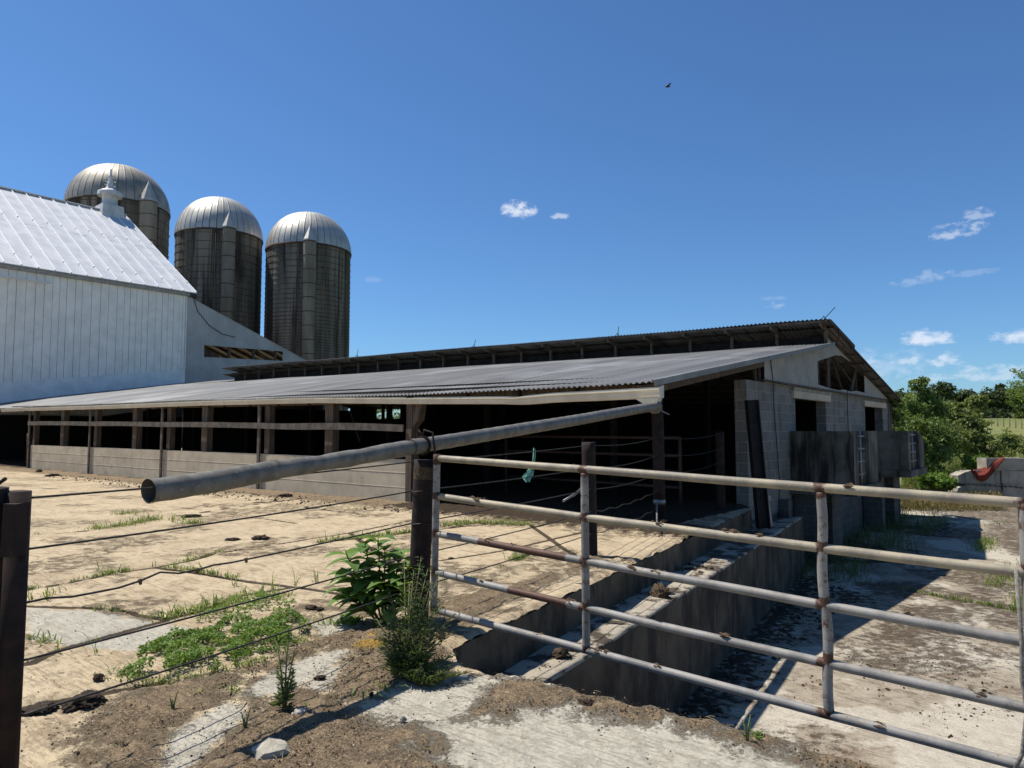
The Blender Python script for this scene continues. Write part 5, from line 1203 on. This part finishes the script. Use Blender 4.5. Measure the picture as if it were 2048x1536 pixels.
# ------------------------------------------------------------------ grass
def blades(name, pts, h, mat, per, spread, lean=.5, wd=.006):
    """arched grass blades: pts (k,3), h (k)"""
    k = len(pts); N = k*per; i = np.repeat(np.arange(k), per); c = pts[i]+np.concatenate([rng.normal(size=(N, 2))*np.asarray(spread)[i][:, None], np.zeros((N, 1))], 1)
    hh = np.asarray(h)[i]*(.25+1.0*rng.random(N)**1.6)*(.45+1.1*np.repeat(rng.random(k), per)); th = rng.random(N)*6.283; d = np.stack([np.cos(th), np.sin(th), np.zeros(N)], 1); ln = lean*(.3+1.0*rng.random(N)); s = np.stack([-np.sin(th), np.cos(th), np.zeros(N)], 1)
    w_ = wd*(.6+.8*rng.random(N))
    vs = []
    for t, ww in ((0, .7), (.35, 1), (.7, .75)):
        p = c+d*(hh*ln*t**1.7)[:, None]+np.array([0, 0, 1.])*(hh*(t-.35*ln*t**2.5))[:, None]; vs += [p+s*(w_*ww)[:, None], p-s*(w_*ww)[:, None]]
    vs.append(c+d*(hh*ln)[:, None]+np.array([0, 0, 1.])*(hh*(1-.45*ln))[:, None])
    v = np.stack(vs, 1).reshape(-1, 3); ix = np.arange(N*7).reshape(N, 7)
    f = np.concatenate([ix[:, [0, 1, 3, 2]], ix[:, [2, 3, 5, 4]]], 1).reshape(-1, 4).tolist()+ix[:, [4, 5, 6]].tolist()
    org = np.array([v[:, 0].mean(), v[:, 1].mean(), v[:, 2].min()])
    me = bpy.data.meshes.new(name); me.from_pydata((v-org).tolist(), [], f); me.materials.append(mat)
    a = me.attributes.new('tone', 'FLOAT', 'POINT'); a.data.foreach_set('value', np.repeat(np.clip(rng.random(N), 0, 1), 7).astype(np.float32)); me.update()
    o = bpy.data.objects.new(name, me); COL.objects.link(o); o.location = org; return o
def along(line, step, z=0.0):
    P = [G(u, v, z) for u, v in line]; out = []
    for p, q in zip(P[:-1], P[1:]):
        n = max(1, int(np.linalg.norm(q-p)/step))
        for k in range(n): out.append(p+(q-p)*(k+rng.random())/n)
    return out
pts = []; hs = []; spd = []
for line, step, h, s in (([(55, 1180), (130, 1165), (230, 1145), (310, 1132), (380, 1120), (440, 1105)], .05, .05, .02), ([(200, 1152), (310, 1132), (345, 1128)], .02, .07, .025), ([(310, 1132), (400, 1145), (490, 1160), (590, 1172), (665, 1160)], .035, .07, .025), ([(180, 1215), (330, 1237), (400, 1215), (500, 1185)], .05, .07, .03),
                         ([(330, 1237), (420, 1218), (500, 1200), (570, 1190)], .02, .11, .05), ([(640, 1085), (720, 1076), (830, 1064)], .02, .09, .05), ([(885, 1052), (960, 1046), (1065, 1051)], .018, .10, .06), ([(160, 1062), (250, 1052), (310, 1038)], .02, .11, .08), ([(230, 1030), (270, 1026)], .03, .1, .06), ([(365, 1048), (405, 1046)], .02, .13, .06), ([(345, 1040), (365, 1040)], .03, .16, .06), ([(80, 1069), (115, 1067)], .04, .11, .05), ([(552, 1083), (600, 1080)], .03, .09, .05),
                         ([(880, 1168), (1010, 1130), (1075, 1110)], .05, .05, .03), ([(1020, 1122), (1075, 1108)], .015, .09, .03), ([(930, 1160), (965, 1150)], .03, .05, .03), ([(705, 1018), (740, 1016)], .05, .08, .06), ([(60, 1200), (110, 1188)], .03, .10, .05), ([(720, 1100), (830, 1085)], .05, .05, .03), ([(340, 1395), (400, 1398)], .04, .05, .02), ([(450, 1388), (475, 1385)], .02, .06, .015), ([(60, 1275), (160, 1305)], .04, .07, .03), ([(225, 1345), (330, 1375), (430, 1345), (560, 1312), (620, 1275)], .03, .06, .04), ([(470, 1330), (560, 1322), (640, 1290)], .05, .05, .04), ([(640, 1250), (720, 1240)], .03, .07, .04), ([(740, 1390), (900, 1330)], .03, .07, .05), ([(540, 1440), (600, 1430)], .03, .05, .03)):
    a = along(line, step); keep = [p for p in a if fbm([p[0]*2.3], [p[1]*2.3], 7, 3)[0] > .40]
    pts += keep; hs += [h]*len(keep); spd += [s]*len(keep)
kind(blades('crack_grass', np.array(pts), hs, M['grass'], 9, spd, .95, .0042), 'stuff', 'short green grass growing in the cracks of the yard concrete')
pts = []; hs = []; spd = []
for line, step, h, s in (([(1850, 1188), (1900, 1198), (1960, 1208), (2035, 1222)], .03, .10, .05), ([(1960, 1105), (1978, 1080)], .05, .2, .14), ([(1985, 1175), (2020, 1150)], .04, .16, .14), ([(2035, 1225), (2060, 1190)], .04, .18, .1), ([(1740, 1168), (1860, 1188)], .1, .06, .04), ([(1940, 1052), (2030, 1045)], .25, .12, .2), ([(1960, 1150), (2048, 1120)], .2, .1, .3)):
    a = along(line, step, LOW); pts += a; hs += [h]*len(a); spd += [s]*len(a)
kind(blades('yard_grass', np.array(pts), hs, M['grass'], 8, spd), 'stuff', 'grass in the joints of the lower yard')
pts = []; hs = []; spd = []
for k in range(300):
    bb = 5+13.5*rng.random(); p = W(GA-.3-1.5*rng.random()**1.6, bb, LOW); pts.append(p); hs.append(.25+.45*rng.random()); spd.append(.12)
kind(blades('shade_grass', np.array(pts), hs, M['weed'], 10, spd, .8, .005), 'stuff', 'tall dark grass along the foot of the shaded gable')
tl = [(95, 1200, .16, 'curved grass tuft beside the black post at the left edge'), (308, 1134, .17, 'three-bladed grass tuft where two slab joints meet'), (350, 1133, .15, 'thin grass tuft just right of the joint corner'), (402, 1144, .13, 'grass tuft on the slab joint under the third wire'), (195, 1142, .14, 'single slanting grass tuft on the left joint'), (348, 1232, .17, 'bent grass tuft at the corner of the pale slab'), (470, 1172, .13, 'thin grass tuft on the joint above the ground cover'), (118, 1306, .08, 'bushy grass tuft on the pale slab edge'), (188, 1308, .20, 'tall four-bladed grass tuft standing alone on the pale slab'), (545, 1180, .13, 'spiky grass tuft on the joint left of the broad-leaved plant'), (345, 1045, .26, 'pale grass tuft far back beside a dung pat'), (272, 1030, .24, 'thin grass tuft above the far grass patch'), (520, 1192, .12, 'small grass tuft just above the ground cover'), (450, 1225, .15, 'leaning grass tuft at the edge of the ground cover'), (590, 1172, .16, 'spiky grass tuft at the right end of the upper slab joint'), (425, 1150, .15, 'grass tuft on the slab joint, second right of the joint corner'), (632, 1165, .14, 'thin grass tuft just left of the broad-leaved plant'), (375, 1125, .12, 'short pale grass tuft on the rear joint'), (60, 1200, .14, 'grass tuft half hidden by the black left post')]
for u, v, h, lab in tl:
    p = G(u, v); n = 3 if '-bladed' in lab else 5
    tag(blades('grass_tuft', np.array([p]*n), [h*1.15]*n, M['grass'], 2, [.012]*n, .55, .0045), lab, 'grass tuft', 'tall grass tufts on the yard')
# leafy ground cover
def cover(name, poly, n, h, lab):
    P = [G(u, v)[:2] for u, v in poly]; lo = np.min(P, 0); hi = np.max(P, 0); q = lo+(hi-lo)*rng.random((n*4, 2)); d = sdist(q[:, 0], q[:, 1], P)[0]
    d2 = d+.42*(fbm(q[:, 0]*4, q[:, 1]*4, 3)-.5); m = (d2 > 0)&(fbm(q[:, 0]*9, q[:, 1]*9, 6) > .47); q = q[m][:n]; d = d2[m][:n]; n = len(q)
    hz = h*np.clip(d/.09, .2, 1)*(.1+1.2*fbm(q[:, 0]*7, q[:, 1]*7, 8)); z = hz*rng.random(n)**.6+.012
    nr = unit(rng.normal(size=(n, 3))*.55+np.array([0, 0, .9])); tg = unit(np.cross(nr, rng.normal(size=(n, 3)))); ln = .016+.024*rng.random(n)
    kind(leafmesh(name, np.concatenate([q, z[:, None]], 1), nr, tg, ln, ln*.48, np.clip(.25+z/h*.6+.3*(rng.random(n)-.5), 0, 1), M['cover']), 'stuff', lab)
cover('ground_cover', [(222, 1338), (300, 1292), (390, 1262), (440, 1240), (520, 1243), (600, 1232), (618, 1262), (560, 1305), (470, 1320), (420, 1345), (330, 1372), (250, 1366)], 7000, .11, 'low leafy green ground cover spread over the slab joint')
cover('ground_cover', [(290, 1300), (360, 1250), (440, 1212), (520, 1196), (590, 1195), (600, 1215), (520, 1225), (450, 1240), (380, 1275), (320, 1305)], 1600, .08, 'thin leafy weeds along the upper slab joint')
cover('ground_cover', [(655, 1240), (700, 1225), (720, 1245), (690, 1256)], 350, .04, 'small patch of weeds left of the broad-leaved plant')

# ------------------------------------------------------------------ broad and narrow leaved weeds
def bigleaf(c, d, L_, wd, droop, out, tone):
    """curved pointed leaf, midrib folded"""
    d = d/np.linalg.norm(d); s = np.cross(d, (0, 0, 1)); s = s/(np.linalg.norm(s)+1e-9); n = 6; vs = []; u = np.cross(s, d)
    p = np.array(c, float); dirv = d.copy()
    for i in range(n+1):
        t = i/n; wv = wd*math.sin(math.pi*min(1, (t*.93+.035))**.8)*.5
        vs += [p+s*wv+u*wv*.35, p.copy(), p-s*wv+u*wv*.35]
        dirv = dirv+np.array([0, 0, -droop/n]); dirv /= np.linalg.norm(dirv); p = p+dirv*L_/n
    out.add(vs, [f for i in range(n) for f in ((i*3, i*3+1, i*3+4, i*3+3), (i*3+1, i*3+2, i*3+5, i*3+4))], 0, True, tone)
def broad_plant():
    base = G(768, 1246); o = thing('broad_leaved_weed', 'broad-leaved green weed growing at the left foot of the gate post', 'plant', base)
    st = MB(); lf = MB()
    right = np.array([1, 0, 0]); fw = np.array([0, 1, 0])
    stems = [(-.30, .56, -.05), (-.16, .60, .02), (.0, .56, .0), (.12, .54, .05), (.22, .44, -.03), (-.30, .40, .06), (-.07, .64, .08), (.24, .50, .1), (-.2, .28, -.12), (.05, .36, -.12), (-.32, .25, -.05), (.2, .3, -.1)]
    for k, (dx, h, dy) in enumerate(stems):
        tip = base+right*dx+fw*dy+np.array([0, 0, h]); mid = base+(tip-base)*.5+right*dx*.12+np.array([0, 0, .03]); P = [base+right*dx*.1, mid, tip]; st.tube(P, [.009, .007, .004], 7)
        nl = 14
        for i in range(nl):
            t = .30+.7*i/(nl-1); q = P[1]*(1-t)*2+P[0]*0 if False else (P[0]*(1-t)**2+P[1]*2*t*(1-t)+P[2]*t*t)
            a = i*2.4+k; dv = np.array([math.cos(a), math.sin(a)*.9, .30+.5*t*(rng.random())]); L_ = (.18+.09*rng.random())*(1.2-.4*t); bigleaf(q, dv, L_, L_*.56, .55+.6*rng.random(), lf, .3+.6*rng.random())
    for (dx, h, a, L_) in ((-.36, .50, 3.3, .24), (-.33, .38, 3.5, .23), (.26, .46, .1, .22), (-.34, .2, 3.0, .22), (-.1, .62, 1.9, .18), (-.2, .14, 3.6, .2)):
        bigleaf(base+right*dx*.7+np.array([0, -.03, h]), np.array([math.cos(a), math.sin(a)*.5-.2, .15]), L_, L_*.36, .9, lf, .8)
    st.build('stem', M['stem'], o); lf.build('foliage', M['poke'], o)
broad_plant()
def weed(name, label, base, stems, nl, L0, fr, mat='weed', thin=.28, cat='weed'):
    o = thing(name, label, cat, base); st = MB(); c = []; dv = []; ln = []
    for (dx, dy, h) in stems:
        tip = base+np.array([dx, dy, h]); m1 = base+np.array([dx*.35, dy*.35, h*.5]); P = [base+np.array([dx*.05, dy*.05, 0]), m1, tip]; st.tube(P, [.006, .0045, .002], 6)
        for i in range(nl):
            t = .08+.92*rng.random(); q = P[0]*(1-t)**2+P[1]*2*t*(1-t)+P[2]*t*t; a = rng.random()*6.283; l_ = L0*(1.25-.8*t)*(.6+.7*rng.random())
            d = np.array([math.cos(a), math.sin(a), .25+.5*rng.random()]); d /= np.linalg.norm(d)
            ofs = fr*(1.15-t)*rng.random(); c.append(q+d*(l_*.5+ofs)); dv.append(d); ln.append(l_)
            if rng.random() < .25: st.tube([q, q+d*ofs], .0018, 4)
    c = np.array(c); dv = np.array(dv); ln = np.array(ln); nr = unit(np.cross(dv, rng.normal(size=dv.shape))+np.array([0, 0, .8])); nr = unit(nr-dv*(nr*dv).sum(1)[:, None])
    st.build('stem', M['stem'], o); leafmesh('foliage', c, nr, dv, ln, ln*thin, rng.random(len(c)), M[mat], o); return o
bp = G(812, 1362)
weed('tall_weed', 'dark feathery weed in front of the gate post', bp, [(-.16, .1, .42), (.02, .15, .62), (.1, .22, .62), (.22, .2, .5), (-.22, .14, .26), (.28, .16, .36), (-.08, .05, .34), (.12, .02, .3), (-.13, .16, .50), (-.05, .22, .66), (.06, .2, .70), (.13, .15, .55), (.2, .1, .42), (.26, .1, .26), (-.2, .1, .34), (.0, .0, .30), (.1, -.05, .22), (-.12, -.05, .2), (.17, .25, .58), (-.02, .25, .52), (.3, .05, .14)], 150, .044, .11)
weed('low_weed', 'low dark weed clump spreading from the foot of the feathery weed', G(850, 1372), [(.1, 0, .08), (.2, .02, .07), (-.05, -.03, .1), (.05, .08, .12), (-.15, -.02, .09), (.15, .1, .1), (.27, .07, .06), (-.2, .05, .1)], 230, .03, .07)
bp = G(568, 1428)
weed('thistle', 'thin prickly thistle standing in the dirt, left of the feathery weed', bp, [(-.05, .02, .36), (.01, .02, .44), (.05, .0, .33), (-.02, -.02, .2), (.04, .03, .22)], 70, .04, .03, 'weed', .34)
weed('seedling', 'little green seedling at the pit rim under the gate', G(1512, 1474)+np.array([0, 0, -.03]), [(.0, .0, .05), (.03, 0, .05), (-.03, .01, .04)], 9, .055, .0, 'poke', .36)
weed('dead_shrub', 'bare dark shrub under the far feed box', np.array([*at(1832, 975, 28)[:2], LOW]), [(-.4, 0, .6), (.1, .1, .8), (.4, 0, .7), (.6, .1, .45), (-.1, 0, .5)], 45, .06, .12)
for (u, v, lab) in ((345, 1428, 'wispy seedling in the brown dirt beside the pale slab'), (490, 1465, 'dry brown weed in the dirt by the thistle'), (1495, 1482, 'small low weed in the dirt strip along the rim')):
    weed('small_weed', lab, G(u, v), [(-.02, 0, .10), (.02, .01, .12), (.0, -.01, .08)], 18, .018, .012, 'weed' if 'dry' not in lab else 'drygrass')

# ------------------------------------------------------------------ stones, clods and dung
def lump(name, label, cat, u, v, w_, h, mat, group=None, ang=False, z=0.0, seed=0, rough=.35):
    import bmesh
    if not ang: w_ *= .85; h *= .8
    p = G(u, v, z); s = np.hypot(p[0], p[1])/1423; r = w_*s/2; hh = h*s
    bm = bmesh.new(); bmesh.ops.create_icosphere(bm, subdivisions=2 if ang else 4, radius=1)
    for vv in bm.verts:
        q = vv.co*1.6+Vector((seed*3.1, seed, 0)); n_ = mnoise.noise(q)*rough+(0 if ang else mnoise.noise(q*3.2)*rough*.8+mnoise.noise(q*8)*rough*.55)
        vv.co *= 1+n_
        vv.co = Vector((vv.co.x*r, vv.co.y*r*(.75+.3*math.sin(seed)), max(-.25, vv.co.z)*hh*.62+hh*.22))
    me = bpy.data.meshes.new(name); bm.to_mesh(me); bm.free(); me.materials.append(M[mat])
    for f in me.polygons: f.use_smooth = not ang
    o = bpy.data.objects.new(name, me); COL.objects.link(o); o.location = p; o.rotation_euler = (0, 0, seed*1.7); return tag(o, label, cat, group)
lump('flat_stone', 'flat pale angular stone lying in the dirt at the lower left', 'stone', 541, 1512, 66, 34, 'stone', ang=True, seed=2, rough=.28)
lump('stone', 'small white cubic stone on the bare dirt', 'stone', 806, 1444, 15, 14, 'whitestone', ang=True, seed=4)
lump('stone', 'round brown stone at the foot of the feathery weed', 'stone', 786, 1356, 24, 17, 'brownstone', seed=5, rough=.18)
lump('stone', 'crumbly white stone at the foot of the thistle', 'stone', 600, 1436, 34, 24, 'whitestone', seed=6, rough=.4)
for i, (u, v, w_, h, m, lab) in enumerate([(168, 1410, 62, 26, 'dung', 'largest dark dung lump on the slab at the lower left'), (80, 1420, 60, 12, 'dung', 'flat dark dung lump beside the black left post'), (196, 1360, 24, 14, 'dung', 'dark dung lump left of the ground cover'), (256, 1498, 16, 14, 'dung', 'small dark dung lump at the bottom left in the dirt'),
        (623, 1220, 30, 12, 'dung', 'dark dung lump between ground cover and broad-leaved weed'), (640, 1222, 18, 10, 'dung', 'small round dung lump just right of a larger one'), (678, 1199, 14, 8, 'dung', 'tiny dung lump left of the broad-leaved weed'), (733, 1313, 24, 10, 'dung', 'dark lump below the spilled grain'), (640, 1357, 24, 8, 'dung', 'dark lump on a pale slab remnant'), (743, 1391, 16, 9, 'dung', 'dark lump at the corner of the shadow band'),
        (882, 1276, 20, 16, 'brownstone', 'round brown clod on the slab corner near the gate'), (1320, 1194, 46, 34, 'clod', 'big shaggy manure clod perched on the ledge edge'), (520, 1078, 34, 10, 'dung', 'dark dung pat in the middle of the far yard'), (465, 1080, 26, 6, 'dung', 'flat dung pat left of the middle pat'), (382, 1034, 36, 7, 'dung', 'flat dung pat behind the far grass patch'), (78, 944, 14, 6, 'dung', 'dung lump at the left foot of the concrete wall'), (105, 952, 26, 5, 'dung', 'flat dung lump near the left end of the wall'),
        (1175, 1408, 34, 12, 'dung', 'curved dark dung piece in the dirt strip'), (902, 1118, 14, 5, 'dung', 'small dark pat right of the gate post'), (1122, 1312, 40, 22, 'clod', 'shaggy manure clod below the gate stile on the ledge'), (1150, 1300, 30, 16, 'clod', 'manure clod on the ledge right of the gate stile'), (572, 993, 28, 8, 'dung', 'dark dung lump at the foot of the concrete wall'), (1185, 1215, 26, 14, 'clod', 'dark clod at the ledge foot behind the gate')]):
    lump('manure_lump', lab, 'manure', u, v, w_, h, m, 'manure lumps lying about', seed=i+1.3, z=-.37 if 'ledge' in lab else 0, rough=.45)
def scatter(name, n, poly, zf, r0, r1, mat, lab, weight=None, lev=0.0):
    P = [G(u, v, lev)[:2] for u, v in poly]; lo = np.min(P, 0); hi = np.max(P, 0); q = lo+(hi-lo)*rng.random((n*6, 2)); m = (sdist(q[:, 0], q[:, 1], P)[0] > 0)&((sdist(q[:, 0], q[:, 1], UP)[0] > .05)|(lev < -.1))
    if weight is not None: m &= rng.random(len(q)) < weight(q[:, 0], q[:, 1])
    q = q[m][:n]; n = len(q); r = r0+(r1-r0)*rng.random(n)**4
    dirs = np.array([(1, 0, 0), (-1, 0, 0), (0, 1, 0), (0, -1, 0), (0, 0, .8), (0, 0, -.8)], float)
    th = rng.random(n)*6.28; ca, sa = np.cos(th), np.sin(th); v = dirs[None]*(.6+.8*rng.random((n, 6, 1)))*r[:, None, None]
    v = np.stack([v[..., 0]*ca[:, None]-v[..., 1]*sa[:, None], v[..., 0]*sa[:, None]+v[..., 1]*ca[:, None], v[..., 2]], 2)+np.concatenate([q, zf(q[:, 0], q[:, 1])[:, None]], 1)[:, None, :]
    F_ = np.array([(0, 2, 4), (2, 1, 4), (1, 3, 4), (3, 0, 4), (2, 0, 5), (1, 2, 5), (3, 1, 5), (0, 3, 5)])
    f = (F_[None]+(np.arange(n)*6)[:, None, None]).reshape(-1, 3); org = np.array([q[:, 0].mean(), q[:, 1].mean(), 0])
    me = bpy.data.meshes.new(name); me.from_pydata((v.reshape(-1, 3)-org).tolist(), [], f.tolist()); me.materials.append(mat); o = bpy.data.objects.new(name, me); COL.objects.link(o); o.location = org; kind(o, 'stuff', lab)
dz = lambda x, y: np.where((x > .6) & (y < 4.4), -.10*sm(x, .6, 2.3), 0)+.022
dw = lambda x, y: np.clip(.05+np.max([np.clip(.5+sdist(x, y, P)[0]*3, 0, 1) for P in DIRT], 0)-np.max([np.clip(.5+sdist(x, y, P)[0]*4, 0, .8) for P in PALE], 0), 0.03, 1)
near_poly = [(0, 1230), (640, 1180), (880, 1180), (905, 1280), (1090, 1350), (1480, 1430), (1750, 1480), (2048, 1530), (2048, 1600), (0, 1600)]
scatter('dirt_crumb', 9000, near_poly, dz, .002, .0085, M['clod'], 'loose crumbs of dirt and dried manure', dw)
scatter('dirt_crumb', 160, near_poly, dz, .002, .007, M['dung'], 'dark loose crumbs of manure', dw)
scatter('pebble', 220, near_poly, dz, .002, .008, M['whitestone'], 'pale pebbles in the dirt', dw)
scatter('grain', 420, [(705, 1300), (725, 1285), (745, 1262), (760, 1262), (765, 1300), (735, 1306)], dz, .003, .005, M['corn'], 'spilled yellow grain by the feathery weed')
wallp = [(100, 948), (480, 985), (815, 1008), (830, 1018), (800, 1026), (480, 1000), (100, 955)]
scatter('dirt_crumb', 1500, wallp, lambda x, y: np.full(x.shape, .012), .006, .034, M['dung'], 'crumbled manure along the foot of the concrete wall')
scatter('dirt_crumb', 900, [(830, 1000), (1100, 1003), (1340, 1035), (1300, 1045), (1000, 1022), (830, 1014)], lambda x, y: np.full(x.shape, .012), .006, .034, M['dung'], 'crumbled manure across the shed mouth')
clump = lambda x, y: sm(fbm(x*2.2, y*2.2, 17), .46, .62)
scatter('manure_crumb', 700, [(1060, 1350), (1130, 1275), (1300, 1160), (1420, 1085), (1500, 1043), (1520, 1072), (1420, 1145), (1290, 1225), (1150, 1308), (1090, 1355)], lambda x, y: np.full(x.shape, -.355), .008, .045, M['clod'], 'crumbled manure along the ledge', clump, -.37)
scatter('manure_crumb', 900, [(1380, 1400), (1620, 1165), (1720, 1180), (1640, 1260), (1540, 1330), (1440, 1440)], lambda x, y: np.full(x.shape, LOW+.01), .008, .05, M['dung'], 'dark manure crumbs at the foot of the pit wall', clump, LOW)
scatter('manure_crumb', 500, [(1560, 1400), (1700, 1290), (2000, 1250), (2048, 1400), (2000, 1480), (1700, 1470)], lambda x, y: np.full(x.shape, LOW+.005), .004, .022, M['dung'], 'small manure crumbs on the sunlit lower yard', clump, LOW)
def straws():
    b = MB(); P = [G(u, v)[:2] for u, v in near_poly]
    lo = np.min(P, 0); hi = np.max(P, 0); k = 0
    while k < 620:
        q = lo+(hi-lo)*rng.random(2)
        if sdist(np.array([q[0]]), np.array([q[1]]), P)[0][0] < .02 or sdist(np.array([q[0]]), np.array([q[1]]), UP)[0][0] < .06: continue
        if rng.random() > dw(np.array([q[0]]), np.array([q[1]]))[0]+.1: continue
        z = float(dz(np.array([q[0]]), np.array([q[1]]))[0])+.012; a = rng.random()*6.28; L_ = .015+.07*rng.random()**2
        p = np.array([q[0], q[1], z]); d = np.array([math.cos(a), math.sin(a), .12*rng.random()])*L_; b.tube([p, p+d*.5+np.array([0, 0, .004]), p+d], .0011, 4, caps=False); k += 1
    kind(b.build('straw', M['straw']), 'stuff', 'bits of dry straw strewn over the dirt')
straws()
# insect in flight
o = thing('insect', 'black flying insect high in the blue sky', 'insect', at(1346, 152, 1.6))
c = at(1346, 152, 1.6)+np.array([0, 0, -.0]); b = MB(); b.tube([c+np.array([-.006, 0, 0]), c+np.array([-.003, 0, .0005]), c+np.array([.001, 0, .0005]), c+np.array([.005, 0, -.0005])], [.001, .0032, .0028, .0012], 8); b.build('body', M['bug'], o)
for s in (-1, 1):
    b = MB(); b.add([c+np.array([-.001, 0, .002]), c+np.array([.003, s*.006, .005]), c+np.array([.007, s*.007, .004]), c+np.array([.004, s*.002, .002])], [(0, 1, 2, 3)]); b.build('wing', M['bug'], o)
